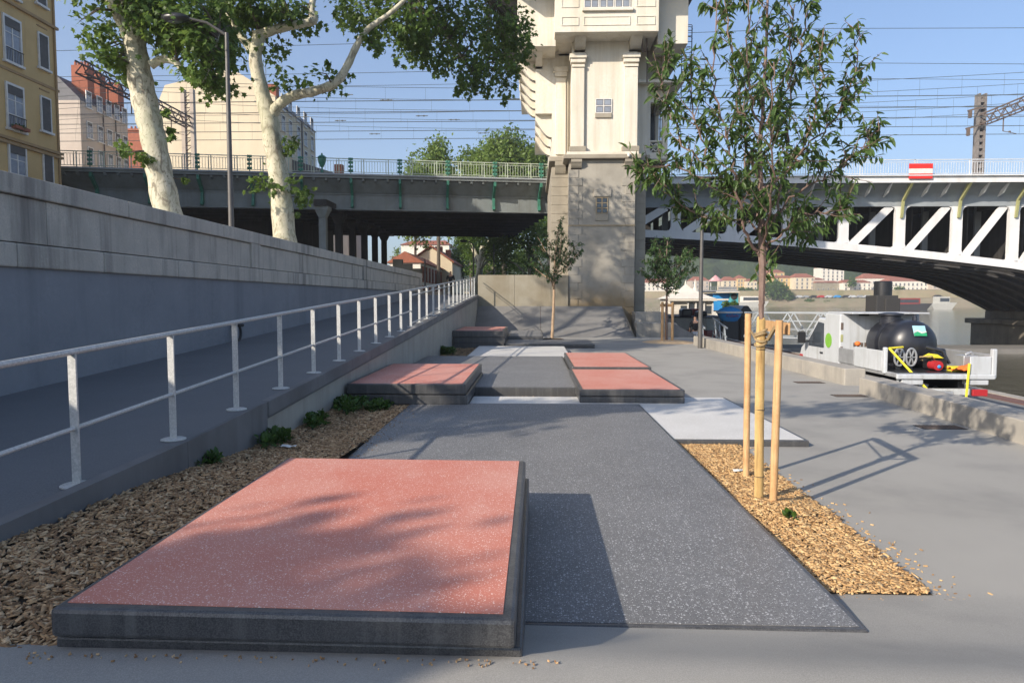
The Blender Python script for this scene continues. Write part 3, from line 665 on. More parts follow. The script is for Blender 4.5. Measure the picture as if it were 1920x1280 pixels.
sp = simple_spec(b1, [(1037, 600), (1039, 545), (1040, 500), (1044, 455), (1050, 412)], 29.3, 1.25, 2.05, 4.9, 15, rng, .07)
young_tree(5, b1, 5, sp, 2500, .14, MAT['leafC'], 'young_tree', 'young tree with a pale bare trunk in front of the stained concrete wall', 'young trees planted on the plaza', twig=1.3, bark='barkp')
b2 = PT(1250, 636, 27.5); b2.z = -.1
sp = simple_spec(b2, [(1250, 600), (1250, 560), (1252, 520), (1250, 480), (1252, 452)], 27.5, 1.25, 1.75, 4.1, 16, rng, .05)
young_tree(6, b2, 4, sp, 3300, .14, MAT['leafC'], 'young_tree', 'dense dark young tree with three stakes right of the stone tower', 'young trees planted on the plaza', twig=1.3)
st2 = stakes('three pale wooden stakes around the dark young tree beside the tower', Vector((b2.x, b2.y, -.1)), [(b2.x - .20, b2.y - .1, 1.62), (b2.x + .19, b2.y - .15, 1.6), (b2.x + .02, b2.y + .25, 1.6)], 1.6, .055, 0, None)
g = MB(); g.beam((b2.x - .28, b2.y + .02, 1.38), (b2.x + .28, b2.y - .02, 1.38), .04, .12); g.build('cross_board', MAT['wood'], st2)
g = MB(); g.lathe([(1.0, -.02), (.8, .03), (.4, .08), (0, .1)], (b2.x + .1, b2.y, GZ), 24, sx=1.15, sy=1.3); tag(g.build('mulch_mound', MAT['chipsb'], org=(b2.x, b2.y, GZ), smooth=True), 'round mound of brown mulch at the foot of the dark staked tree', 'mulch')
g = MB(); g.lathe([(.45, -.01), (.3, .05), (0, .07)], (b1.x, b1.y, GZ), 16, sx=1.3); tag(g.build('mulch_mound', MAT['soil'], org=(b1.x, b1.y, GZ), smooth=True), 'small dark earth mound at the foot of the bare trunked young tree', 'mulch')

# ---- plane trees on the upper quay
def cluster_points(cl, n, rng, ragged=.0):
    """cl: list of (centre Vector, rx, ry, rz, weight)"""
    w = np.array([c[4] for c in cl], float); w /= w.sum(); idx = rng.choice(len(cl), n, p=w)
    d = norm(rng.normal(0, 1, (n, 3))) * (rng.random(n) ** .42)[:, None]
    cc = np.array([tuple(c[0]) for c in cl])[idx]; rr = np.array([(c[1], c[2], c[3]) for c in cl])[idx]
    return cc + d * rr, d
def clumped(cl, n, per, spread, rng):
    if len(cl) > 1 and cl[0][1] != cl[1][1]:      # small clusters get small clumps
        w = np.array([q[4] for q in cl], float); w /= w.sum(); Ps = []; Ds = []; Cs = []
        for q, f in zip(cl, w):
            m_ = max(12, int(n * f)); P, D, c = clumped([q], m_, per, min(spread, q[1] * .45), rng); Ps.append(P); Ds.append(D); Cs.append(c)
        return np.concatenate(Ps), np.concatenate(Ds), np.concatenate(Cs)
    """leaves gathered on small twig clumps inside the clusters, so gaps stay between clumps"""
    k = max(1, n // per); c, d = cluster_points(cl, k, rng); rmin = min(q[1] for q in cl)
    P = np.repeat(c, per, 0) + rng.normal(0, spread, (k * per, 3)) * np.array([1, 1, .75]); D = np.repeat(d, per, 0)
    return P, D, c
def plane_tree(name, label, base, limbs, clusters, nleaf, leafL, seed, sub=True):
    rng = np.random.default_rng(seed); t = thing(name, label, 'tree', base, 'plane trees on the upper quay')
    allp = []
    for i, lm in enumerate(limbs):
        c = curve(lm, 5); g = MB(); 
        n = 18 if lm[0][1] > .2 else 10
        pts = [p for p, r in c]; rr = [r * (1 + .05 * math.sin(j * 1.7 + seed)) for j, (p, r) in enumerate(c)]
        g.tube(pts, rr, n); o = g.build('trunk' if i == 0 else 'limb', MAT['bark'], t, smooth=True, ang=80)
        allp += pts
    P, D, cc = clumped(clusters, nleaf, 12, .20, rng)
    # twigs from nearest limb point to a share of the clumps
    A = np.array([tuple(p) for p in allp]); tw = MB()
    for q in cc[:: 3]:
        j = int(np.argmin(((A - q) ** 2).sum(1))); a = Vector(A[j]); b = Vector(q); m_ = a.lerp(b, .5) + Vector((0, 0, .15 * (b - a).length))
        if (b - a).length < 4: tw.tube([a, m_, b], [.03, .018, .007], 5, False)
    tw.build('twigs', MAT['bark3'], t, kind='stuff')
    leaves('foliage', P, D, leafL, 1.0, MAT['leafA'], t, rng, 'palm', .9, kind='stuff')
    return t
def lim(Y, lst, m=1): return [(PT(a, b, Y + dy), r) for (a, b, r, dy) in lst]
def cl(Y, lst): return [(PT(a, b, Y + dy), rx * Y / 1280, .5 if rx < 15 else 1.2 if rx < 60 else 2.0, rz_ * Y / 1280, w) for (a, b, rx, rz_, w, dy) in lst]
Y1 = 15.2; b = PT(318, 450, Y1); b.z = 2.1
l1 = [lim(Y1, [(322, 450, .34, 0), (314, 398, .30, 0), (300, 330, .275, 0), (288, 262, .262, 0), (277, 215, .27, 0), (266, 165, .265, 0), (257, 110, .24, 0), (250, 60, .22, 0), (243, 0, .19, .1), (236, -90, .16, .3), (215, -220, .1, .4)]),
      lim(Y1, [(252, 92, .15, 0), (236, 55, .14, -.1), (212, 10, .12, -.3), (180, -60, .1, -.5), (130, -140, .06, -.8)]),
      lim(Y1, [(283, 122, .10, 0), (305, 112, .085, 0), (328, 116, .075, -.1), (350, 138, .065, -.2), (375, 152, .055, -.2), (392, 130, .04, -.2), (404, 90, .03, -.2), (410, 65, .02, -.2)]),
      lim(Y1, [(250, 80, .12, 0), (290, 0, .1, .4), (350, -90, .08, .8), (420, -160, .05, 1.2)])]
c1 = cl(Y1, [(345, 55, 45, 38, 2.2, -.2), (395, 100, 32, 32, 1.7, -.2), (385, 145, 28, 20, 1.1, -.2), (215, 85, 32, 28, 1.3, 0), (228, 122, 22, 14, .9, 0), (300, 20, 50, 30, 2.4, 0), (290, 55, 30, 22, 1, 0), (385, 60, 28, 34, 1.4, 0), (410, 40, 30, 30, 1, .3),
             (322, 235, 9, 28, .12, 0), (335, 258, 8, 10, .06, 0), (250, 285, 16, 16, .22, -.3), (268, 305, 9, 10, .08, -.3), (340, 335, 6, 10, .05, 0), (180, -60, 110, 60, 3, -.5), (300, -110, 150, 90, 7, .5), (420, -120, 110, 80, 4, 1), (120, -160, 110, 70, 4, -1)])
plane_tree('plane_tree', 'pale leaning plane trunk on the left, next to the yellow building', b, l1, c1, 10000, .118, 1)
g = MB()
Y2 = 19.3; b = PT(534, 470, Y2); b.z = 2.1
l2 = [lim(Y2, [(535, 470, .36, 0), (533, 440, .32, 0), (524, 337, .268, 0), (510, 262, .25, 0), (505, 222, .25, 0), (490, 170, .205, 0), (479, 112, .175, 0), (484, 78, .17, 0), (486, 62, .18, 0)]),
      lim(Y2, [(505, 225, .17, 0), (522, 198, .15, -.1), (550, 180, .135, -.2), (590, 171, .125, -.3), (630, 155, .12, -.4), (652, 122, .105, -.4), (668, 88, .095, -.4), (690, 55, .08, -.4), (735, 22, .06, -.4), (790, -30, .05, -.3)]),
      lim(Y2, [(479, 100, .13, 0), (462, 82, .11, 0), (440, 50, .09, .1), (420, 0, .08, .2), (400, -80, .05, .4)]),
      lim(Y2, [(486, 66, .15, 0), (515, 56, .125, 0), (550, 48, .11, 0), (588, 38, .12, 0), (584, 18, .09, 0), (600, -40, .07, .2), (660, -110, .05, .4)]),
      lim(Y2, [(600, -40, .09, .2), (700, -90, .08, 1), (820, -60, .06, 3.4), (920, 0, .04, 5.5)]),
      lim(Y2, [(700, -90, .06, 1), (760, -20, .05, 2), (830, 60, .035, 4), (880, 130, .02, 5)])]
c2 = cl(Y2, [(470, 18, 55, 26, 2.6, 0), (545, 22, 42, 22, 1.6, 0), (500, 82, 30, 9, .3, 0), (420, 35, 28, 28, 1.2, 0), (690, 38, 52, 40, 2.0, 4.5), (760, 45, 66, 40, 3.0, 2.2), (850, 55, 76, 56, 4.6, 4.6), (935, 60, 62, 70, 4.4, 6), (978, 70, 24, 58, 1.3, 6),
             (858, 150, 10, 34, .25, 4.6), (886, 172, 8, 26, .16, 5), (912, 178, 9, 22, .2, 5), (948, 176, 9, 26, .2, 6), (968, 140, 8, 30, .2, 6), (900, 130, 34, 44, 1.3, 5), (873, 158, 18, 26, .5, 4.6), (945, 140, 26, 34, .7, 6), (780, 85, 38, 28, 1.2, 3), (700, 82, 14, 22, .35, -.3), (745, 112, 8, 8, .06, 1), (650, 20, 34, 28, 1, 5), (820, 110, 32, 22, .9, 4), (610, 158, 34, 8, .22, -.3), (550, 158, 30, 8, .25, -.2), (638, 138, 14, 10, .12, -.3), (618, 122, 6, 14, .05, -.3),
             (528, 172, 13, 13, .22, 0), (545, 268, 12, 22, .22, .0), (530, 295, 8, 12, .08, 0), (510, 352, 18, 30, .45, -.3), (560, 358, 16, 26, .38, .2), (562, 398, 4, 12, .03, .1),
             (760, -80, 160, 80, 9, 2), (930, -70, 130, 80, 7, 6), (600, -80, 140, 70, 6, 5.5), (440, -110, 130, 70, 4, .3), (800, -230, 230, 120, 8, 3), (950, -160, 120, 90, 5, 6)])
plane_tree('plane_tree', 'forked plane tree with pale mottled trunk and long limb reaching right over the wall', b, l2, c2, 18500, .138, 2)
# the row goes on behind the camera and drops its shade on the nearest block
def offtree(x, y, sc, seed, n, cls, lab='plane tree on the upper quay outside the left edge of the view'):
    b = Vector((x, y, 2.05)); rng = np.random.default_rng(seed)
    l = [[(b, .32), (b + Vector((.2, .1, 2.4)) * sc, .27), (b + Vector((.3, 0, 4.4)) * sc, .2), (b + Vector((.1, .3, 6.5)) * sc, .1)], [(b + Vector((.2, 0, 3)) * sc, .14), (b + Vector((1.4, .6, 4.5)) * sc, .1), (b + Vector((2.8, 1, 5.6)) * sc, .05)]]
    cs = [(b + Vector(c[:3]), c[3], c[3], c[3] * .6, c[4]) for c in cls]
    plane_tree('plane_tree', lab, b, l, cs, n, .16, seed)
offtree(-13.0, -7.6, 1, 31, 4200, [(1.9, 1.9, 5.2, .6, .7), (2.2, 1.2, 5.2, .5, .6), (1.0, .9, 5.2, .75, 1.0), (.9, .3, 5.6, .7, 1.2), (.2, -.6, 5.6, 1.1, 2.2), (-1.2, -1.4, 5.6, 1.4, 2.4)], 'plane tree standing behind the camera on the upper quay')
offtree(-13.0, -1.4, 1, 33, 2600, [(2.0, 1.8, 5.5, .7, 1.4), (3.2, 2.1, 5.4, .6, 1.1), (4.3, 2.4, 5.5, .5, .6), (6.0, 2.5, 5.5, .55, .6), (7.3, 2.7, 5.4, .5, .6), (8.3, 3.0, 5.5, .45, .5), (.6, .4, 6.4, 1.3, 2.2), (-1, -.6, 6.0, 1.5, 2)])
offtree(-18.6, 14.6, 2.3, 35, 3300, [(1.6, .3, 14.6, 1.3, 2), (-.6, .2, 15.8, 1.6, 2), (3.0, 1.0, 15.6, 1.1, 1.3), (.6, 1.4, 17.6, 1.5, 2), (-2.5, -.8, 14.0, 1.4, 1.2), (3.6, -.8, 13.2, .8, .7)], 'tall plane tree on the upper quay left of the view, beside the yellow building')

# ---- weeds along the ramp wall
def weed(x, y, z, r, h, n, seed, label):
    rng = np.random.default_rng(seed); t = thing('weed_clump', label, 'weeds', (x, y, z), 'weeds along the ramp wall')
    P, D = cluster_points([(Vector((x + rng.uniform(-.6, .6) * r, y + rng.uniform(-1.6, 1.6) * r, z + h * rng.uniform(.15, .5))), r * rng.uniform(.3, .8), r * rng.uniform(.4, 1.0), h * rng.uniform(.2, .55), 1) for _ in range(6)], n, rng)
    st_ = MB()
    for p in P[::6]: st_.tube([(x + rng.normal(0, r * .3), y + rng.normal(0, r * .5), z), tuple(p)], .003, 4, False)
    st_.build('stems', MAT['weed'], t, kind='stuff'); leaves('leaves', P, D + np.array([0, 0, .8]), .06, .8, MAT['weed'], t, rng, 'long', .1, kind='stuff')
for x, y, r, h, n, l in ((-2.78, 7.0, .17, .18, 260, 'small round weed at the joint where the white ramp wall begins'), (-2.78, 8.6, .18, .16, 260, 'low weed patch half way along the mulch by the ramp wall'), (-2.68, 9.75, .30, .24, 620, 'broad leafy weed patch against the front of the middle red block'),
                         (-2.25, 10.05, .2, .16, 300, 'thin weeds trailing in front of the middle red block'), (-2.72, 20.9, .3, .35, 700, 'dark weed clump beside the far white slab and ramp wall'), (-2.86, 5.9, .10, .10, 70, 'tiny weed tuft at the foot of the dark ramp wall')):
    weed(x, y, float(bed_z(x, y, 'L')) if y < 12 else -.09, r, h, n, int(x * -100 + y * 10), l)
weed(1.93, 5.12, -.05, .035, .05, 22, 77, 'small green sprout in the wood chips at the foot of the near stakes')

# ================================================================ TOWER
TY = 34.5
L_ = MAT['limestone']; LS = MAT['towerl']; FS = MAT['towers']
tw = thing('bridge_tower', 'tall cream and grey stone signal tower rising beside the rail bridge', 'tower', PT(1128, 575, TY).to_tuple()[:2] + (1.2,))
def fx(px, Y=TY): return PT(px, 400, Y).x
def fz(py, Y=TY, px=1130): return PT(px, py, Y).z
def fbox(name, px0, px1, py0, py1, Ya, Yb, mat, bevel=.02, parent=None, ref=None):
    """front face spans the sight lines at distance ref (default Ya)"""
    r = ref or Ya; g = MB(); g.box(fx(px0, r), fx(px1, r), Ya, Yb, fz(py1, r), fz(py0, r)); return g.build(name, mat, parent or tw, bevel=bevel)
# lower, grey part
g = MB(); g.box(fx(1067), fx(1190), TY, 45, -.6, fz(300)); g.build('lower_shaft', LS, tw)
YF = 35.9
g = MB(); g.box(fx(1034, YF), fx(1210, YF), YF, 46, -2.4, fz(303)); g.build('lower_flank', FS, tw)
for side in (0, 1):
    z = 1.25; k = 0
    while z < fz(318) - .1:
        hgt = .40; wpx = 25 if k % 2 else 18
        a, b_ = (1066.5, 1066.5 + wpx) if side == 0 else (1190.5 - wpx, 1190.5)
        g = MB(); g.box(fx(a), fx(b_), TY - .035, TY + .2, z + .004, min(z + hgt - .004, fz(300))); g.build('quoin', LS, tw, bevel=.012); z += hgt; k += 1
for k in range(17):   # coursed stones of the flank
    z = 1.0 + k * .46
    if z > 8.3: break
    g = MB(); g.box(fx(1034, YF) - .015, fx(1066, YF) - .02, YF - .02, YF + .3, z, z + .45); g.build('flank_stone', FS, tw, bevel=.012)
    g = MB(); g.box(fx(1190, YF) + .05, fx(1210, YF) + .015, YF - .02, YF + .3, z, z + .45); g.build('flank_stone', FS, tw, bevel=.012)
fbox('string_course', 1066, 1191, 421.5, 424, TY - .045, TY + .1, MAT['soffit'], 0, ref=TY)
def twin(name, px0, px1, py0, py1, Y, rows, cols, par=tw, curtain=False, proud=.0):
    w = MB(); x0, x1 = fx(px0, Y), fx(px1, Y); z0, z1 = fz(py1, Y), fz(py0, Y)
    w.box(x0, x1, Y - .02 - proud, Y + .05, z0, z1); o = w.build(name, MAT['slate'], par)
    cw = (x1 - x0) / cols; ch = (z1 - z0) / rows; t = .045
    for i in range(cols):
        for j in range(rows):
            p = MB(); p.box(x0 + i * cw + t, x0 + (i + 1) * cw - t, Y - .032 - proud, Y - .015 - proud, z0 + j * ch + t, z0 + (j + 1) * ch - t); p.build('pane', MAT['curtain'] if curtain else MAT['glass'], o)
    f = MB()
    for i in range(cols + 1): f.box(x0 + i * cw - .022, x0 + i * cw + .022, Y - .05 - proud, Y - .02 - proud, z0, z1)
    for j in range(rows + 1): f.box(x0 + .022, x1 - .022, Y - .046 - proud, Y - .022 - proud, z0 + j * ch - .02, z0 + j * ch + .02)
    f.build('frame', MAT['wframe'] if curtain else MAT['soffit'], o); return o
twin('window', 1118, 1139, 371, 400, TY, 3, 2)
fbox('lintel', 1113, 1146, 355, 369, TY - .07, TY + .1, LS, ref=TY); fbox('sill', 1117, 1141, 401, 414, TY - .05, TY + .1, FS, ref=TY)
fbox('cornice', 1056, 1200, 291, 299, TY - .28, 45.2, FS, .03, ref=TY); fbox('cornice', 1062, 1196, 285, 291.4, TY - .16, 45.1, L_, .02, ref=TY)
fbox('cornice', 1029, 1058, 295, 304, YF - .3, 46.2, FS, .03, ref=YF); fbox('cornice', 1198, 1216, 293, 304, YF - .3, 46.2, FS, .03, ref=YF)
def corbel(px0, px1, py0, py1, Yw, reach, mat, curl=True):
    """bracket carrying an overhang: scroll profile in the depth plane"""
    x0, x1 = fx(px0, Yw), fx(px1, Yw); zt = fz(py0, Yw); zb = fz(py1, Yw); h = zt - zb; prof = [(0, 0), (reach, 0), (reach, -.28 * h)]
    for k in range(1, 7): a = k / 6; prof.append((reach * (1 - a) ** 1.0 * .92, -.28 * h - .62 * h * (math.sin(a * math.pi / 2))))
    prof.append((0, -h)); g = MB(); g.prism([(x0, Yw - r, zt + dz) for r, dz in prof], (x1 - x0, 0, 0)); g.build('corbel', mat, tw)
corbel(1070, 1090, 300, 318, TY, .28, FS); corbel(1170, 1191, 300, 318, TY, .28, FS); corbel(1040, 1060, 304, 330, YF, .3, FS)
# upper, cream part
g = MB(); g.box(fx(1071), fx(1192), TY + .05, 45, fz(292), fz(58)); g.build('upper_shaft', L_, tw)
g = MB(); g.box(fx(1034, YF), fx(1212, YF), YF, 46, fz(302, YF), fz(90, YF)); g.build('upper_flank', L_, tw)
g = MB(); g.box(fx(1003.5, YF), fx(1040, YF), YF + .02, 46, fz(212, YF), fz(88, YF)); g.build('overhanging_flank', L_, tw)
for a, b_ in ((1070.5, 1094), (1168, 1193)):
    fbox('pilaster', a, b_, 128, 276, TY - .10, TY + .3, L_, ref=TY)
    fbox('pilaster_base', a - 4, b_ + 4, 275, 285.6, TY - .17, TY + .3, FS, .03, ref=TY)
    fbox('capital', a - 4, b_ + 4, 103, 111, TY - .24, TY + .3, L_, .02, ref=TY); fbox('capital', a - 2, b_ + 2, 111, 119, TY - .17, TY + .3, L_, .03, ref=TY); fbox('capital', a, b_ + .5, 122, 127, TY - .15, TY + .3, L_, .01, ref=TY)
fbox('pilaster', 1041, 1060, 146, 290, YF - .1, YF + .3, L_, ref=YF); fbox('capital', 1036, 1064, 126, 136, YF - .2, YF + .3, L_, ref=YF); fbox('capital', 1039, 1062, 136, 144, YF - .14, YF + .3, L_, ref=YF)
fbox('downpipe', 1062, 1064.5, 146, 292, YF - .14, YF - .04, FS, ref=YF)
twin('window', 1115.5, 1145, 186, 212, TY + .05, 2, 2, curtain=True); fbox('sill', 1114.5, 1145.5, 212.5, 221, TY - .03, TY + .2, FS, ref=TY)
# brackets seen on the left side, one behind the other
for k in range(5):
    y = YF + .35 + k * 1.75; xw = fx(1003.5, YF); h = 1.55; zt = fz(88, YF) - .1; prof = [(0, 0), (-.95, 0), (-.95, -.3)] + [(-.9 * (1 - a / 6), -.3 - 1.15 * math.sin(a / 6 * math.pi / 2) ** .9) for a in range(1, 7)] + [(0, -1.7)]
    g = MB(); g.prism([(xw + r, y, zt + dz) for r, dz in prof], (0, .42, 0)); g.build('corbel', L_, tw)
for k in range(3):
    y = YF + .3 + k * 2.2; xw = fx(1034, YF); zt = fz(210, YF); prof = [(0, 0), (-.84, 0), (-.84, -.3)] + [(-.8 * (1 - a / 6), -.3 - .9 * math.sin(a / 6 * math.pi / 2) ** .9) for a in range(1, 7)] + [(0, -1.4)]
    g = MB(); g.prism([(xw + r, y, zt + dz) for r, dz in prof], (0, .5, 0)); g.build('corbel', L_, tw)
# signal cabin on top: bay in front, flanks, roof
YC = 33.3
g = MB(); g.box(fx(1039, YC), fx(1231, YC), YC, 46, fz(60, YC), 17.4); g.build('cabin_bay', L_, tw, bevel=.02)
fbox('cabin_flank', 970, 1041, -80, 86, YC + .9, 46.5, L_, ref=YC + .9); fbox('cabin_flank', 1229, 1285, -80, 84, YC + .9, 46.5, L_, ref=YC + .9)
for a, b_, c, d in ((1051, 1083, -60, 14), (1189, 1224, -60, 14), (1051, 1083, 31, 48), (1092, 1178, 31, 48), (1189, 1224, 31, 48)):
    x0, x1 = fx(a, YC), fx(b_, YC); z0, z1 = fz(d, YC), fz(c, YC); g = MB(); t = .035     # raised fillet round each wall panel
    g.box(x0, x1, YC - .03, YC + .01, z1 - t, z1); g.box(x0, x1, YC - .03, YC + .01, z0, z0 + t); g.box(x0, x0 + t, YC - .03, YC + .01, z0 + t, z1 - t); g.box(x1 - t, x1, YC - .03, YC + .01, z0 + t, z1 - t); g.build('panel_fillet', FS if d < 0 else L_, tw)
for i, (a, b_) in enumerate(((1093, 1119), (1122, 1147), (1150, 1177))): twin('window', a, b_, -30, 15, YC, 3, 2, curtain=True)
fbox('sill', 1089, 1183, 16, 22, YC - .14, YC + .1, L_, ref=YC)
for a, b_ in ((1075, 1095), (1176, 1197)): corbel(a, b_, 60, 98, TY + .05, 1.15, L_)
corbel(1046, 1070, 72, 104, YF, 2.2, L_); corbel(1003.5, 1016, 88, 128, YF, 1.6, L_); corbel(1238, 1254, 84, 128, YF, 1.6, L_)
g = MB(); g.box(fx(1210, YF), fx(1262, YF), YF, 45, fz(128, YF), fz(84, YF)); g.prism([(fx(1262, YF), YF + .6, fz(84, YF)), (fx(1276, YF), YF + .6, fz(84, YF)), (fx(1262, YF), YF + .6, fz(120, YF))], (0, 8, 0)); g.build('flank_console', FS, tw)
g = MB(); g.box(fx(1212, YF), fx(1246, YF), YF + .3, 45, fz(165, YF), fz(127, YF)); g.build('recessed_wall', FS, tw)
g = MB()
for i in range(2): g.tube([PT(1203 + i * 9, 68, TY - .3), PT(1204 + i * 9, 84, TY - .3), PT(1206 + i * 4, 98, TY - .1)], .05, 8)
g.tube([PT(1214, 90, TY + .6), PT(1213, 155, TY + .6)], .035, 6); g.build('drainpipe', MAT['rust'], tw, smooth=True)
g = MB(); z = 16.6; x0 = fx(1308, 34.2)
g.box(fx(930, 34.2), x0 + .1, 32.0, 48, 17.05, 17.4); g.build('roof_eaves', MAT['slate'], tw)
g = MB(); rx0, rx1 = fx(930, 34.2) - .1, x0 + .2; cx_ = (rx0 + rx1) / 2; g.add([(rx0, 31.9, 17.4), (rx1, 31.9, 17.4), (rx1, 48.1, 17.4), (rx0, 48.1, 17.4), (cx_, 36, 20), (cx_, 44, 20)], [(0, 1, 4), (1, 2, 5, 4), (2, 3, 5), (3, 0, 4, 5), (3, 2, 1, 0)]); g.build('roof', MAT['tile'], tw)
# loggia on the right with balustrade
YB = 36.4; x0, x1 = fx(1191, YB), fx(1250, YB)
lg = MB(); zo0, zo1 = fz(264, YB), fz(193, YB); xo0, xo1 = fx(1217.5, YB), fx(1240, YB); zb, zt = fz(300, YB), fz(165, YB)
lg.box(x0, xo0, YB, YB + .3, zb, zt); lg.box(xo1, x1, YB, YB + .3, zb, zt); lg.box(xo0, xo1, YB, YB + .3, zo1, zt); lg.box(xo0, xo1, YB, YB + .3, zb, zo0 - .62)
lg.box(xo0, xo1, YB + .003, YB + .297, zo0 - .07, zo0); lg.box(x1 - .3, x1, YB + .3, YB + 3, zb, zo0); lg.box(x1 - .3, x1, YB + .3, YB + 3, zo1, zt); lg.box(x1 - .3, x1, YB + 2.6, YB + 3, zo0, zo1); lg.box(x0, x1, YB + .3, YB + 3, zb, zb + .2); lg.box(x0, x1 - .3, YB + 2.9, YB + 3.2, zb, zt)
lg.build('loggia', L_, tw)
bal = MB(); xc = (xo0 + xo1) / 2; zc = zo0 - .345; w = (xo1 - xo0) / 2
for sx in (-1, 1):
    for sz in (-1, 1): bal.beam((xc + sx * w, YB + .12, zc + sz * .27), (xc + sx * w * .25, YB + .12, zc + sz * .02), .06, .05)
for a in range(4): t0 = a * math.pi / 2; bal.beam((xc + .2 * math.cos(t0), YB + .12, zc + .2 * math.sin(t0)), (xc + .2 * math.cos(t0 + math.pi / 2), YB + .12, zc + .2 * math.sin(t0 + math.pi / 2)), .06, .05)
bal.build('balustrade', L_, tw)
wf = MB(); wf.box(xo0, xo1, YB + 2.2, YB + 2.26, zo0, zo1); wf.build('glazing', MAT['glass'], tw); wf = MB()
for f in (0.05, .5, .95): wf.box(xo0 + (xo1 - xo0) * f - .03, xo0 + (xo1 - xo0) * f + .03, YB + .5, YB + .56, zo0, zo1)
wf.build('mullions', MAT['slate'], tw)
fbox('loggia_roof', 1190, 1273, 160, 166, YB - .9, YB + 3.6, L_, .02, ref=YB); fbox('loggia_floor', 1191, 1252, 299, 304, YB - .1, YB + 3.2, FS, .02, ref=YB)
fbox('air_conditioner', 1196, 1218, 148, 158, YB + .1, YB + .6, MAT['wframe'], .01, ref=YB)
ld = MB(); XL = fx(1283, 40)
for s in (-.28, .28):
    ld.beam((XL + s, 40, fz(205, 40)), (XL + s, 40, fz(50, 40)), .045, .045)
for k in range(16): z = fz(205, 40) + k * .31; ld.beam((XL - .28, 40, z), (XL + .28, 40, z), .03, .03)
for k in range(4): z = fz(115, 40) + k * .55; ld.tube([(XL + .28 * math.cos(a), 40 - .55 * math.sin(a), z) for a in np.linspace(0, math.pi, 8)], .02, 4, False)
tag(ld.build('cage_ladder', MAT['iron'], org=(XL, 40, fz(205, 40))), 'black cage ladder fixed on the right side of the tower', 'ladder')
cv = MB(); cv.lathe([(.06, 0), (.08, .1), (.05, .16), (0, .17)], PT(1179, 294, TY - .35), 10); tag(cv.build('security_camera', MAT['wframe'], org=PT(1179, 294, TY - .35), smooth=True), 'small white camera on the tower cornice', 'camera')

# ---------------------------------------------------------------- concrete bank and stained wall at the end of the plaza
g = MB(); pr = [(31.0, GZ), (31.4, GZ + .06), (31.9, GZ + .22), (32.6, .32), (33.4, .76), (34.35, 1.28)]
xl, xr = fx(897, 31) - .3, fx(1193, 31.2); vs = []; fs = []
for i, (y, z) in enumerate(pr): vs += [(xl, y, z), ((xl * .4 + xr * .6), y, z), (xr - (y - 31) * .06, y, z)]
for i in range(5):
    for k in range(2): a = 3 * i + k; fs.append((a, a + 1, a + 4, a + 3))
g.add(vs, fs); g.add([(xr, 31.0, GZ - .3), (xr, 31.0, GZ), (xr - .2, 34.35, 1.28), (xr - .2, 34.35, GZ - .3)], [(0, 3, 2, 1)])
bk = thing('concrete_bank', 'dark smooth concrete bank sloping up to the foot of the tower', 'concrete bank', ((xl + xr) / 2, 32.6, GZ)); g.build('bank_face', MAT['bankc'], bk, smooth=True, ang=30)
xj = fx(1014, 32)
g = MB()
for (ya_, za_), (yb_, zb_) in zip(pr, pr[1:]): g.add([(xj, ya_, za_ + .004), (xj + .02, ya_, za_ + .004), (xj + .02, yb_, zb_ + .004), (xj, yb_, zb_ + .004)], [(0, 1, 2, 3)])
g.build('joint', MAT['soil'], bk)
sw = thing('end_wall', 'ochre stained concrete wall left of the tower, above the concrete bank', 'wall', (fx(960, 34.4), 34.4, 1.2))
xa = fx(896, 34.36); xm = fx(1034, 34.36)
for i in range(2): g = MB(); w_ = (xm - xa) / 2; g.box(xa + i * w_ + .005, xa + (i + 1) * w_ - .005, 34.36, 34.9, -.2, 2.84); g.build('wall_panel', MAT['stained'], sw, bevel=.01)
g = MB(); g.box(xm + .003, fx(1066) - .003, 34.36, 36, -.2, 2.83); g.build('wall_panel', MAT['stained'], sw, bevel=.01)
g = MB(); g.box(xa - .05, xa + 1.2, 34.9, 36.5, 1.0, 2.8); g.build('return_wall', MAT['stained'], sw)
# pale blocks right of the bank
ub = thing('stepped_wall', 'pale stepped concrete wall with a sloping end, right of the concrete bank', 'wall', (fx(1225, 33), 33, GZ))
g = MB(); a = PT(1193, 640, 32.2); b_ = PT(1275, 640, 32.2)
g.prism([(a.x, 32.2, GZ - .2), (b_.x + .35, 32.2, GZ - .2), (b_.x - .2, 32.2, .52), (a.x, 32.2, .52)], (0, 1.0, 0)); g.build('lower_step', MAT['parapet'], ub, bevel=.02)
g = MB(); g.box(a.x + .1, b_.x - .45, 33.3, 34.6, GZ, 1.0); g.build('upper_step', MAT['parapet'], ub, bevel=.02)

# ================================================================ RIGHT BRIDGE (steel arch over the river)
BY = 45.3
rb = thing('arch_bridge', 'white and grey steel arch rail bridge crossing the river to the right', 'bridge', (20, BY, 1.5))
def bz(py, px=1500): return PT(px, py, BY).z
zdeck = bz(338); zf = bz(350); zc2 = bz(372); zc3 = bz(388); XA, XB = fx(1210, BY) - .3, 62.0
bay = 3.605; X0 = PT(1582.5, 400, BY).x
g = MB(); g.box(XA, XB, BY - 1.35, BY - 1.25, zf, zdeck - .02); g.build('fascia', MAT['steelw'], rb)
g = MB(); g.box(XA, XB, BY - 1.5, BY + 13.4, zdeck - .02, zdeck + .04); g.build('deck_edge', MAT['steelw'], rb)
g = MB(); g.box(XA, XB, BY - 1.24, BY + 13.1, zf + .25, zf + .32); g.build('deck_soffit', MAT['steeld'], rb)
g = MB(); n = 8; prof = []
for k in range(n + 1): t = k / n; prof.append((BY - 1.2 + 1.15 * math.sin(t * math.pi / 2), zf - (zf - zc2) * (1 - math.cos(t * math.pi / 2)) - .02))
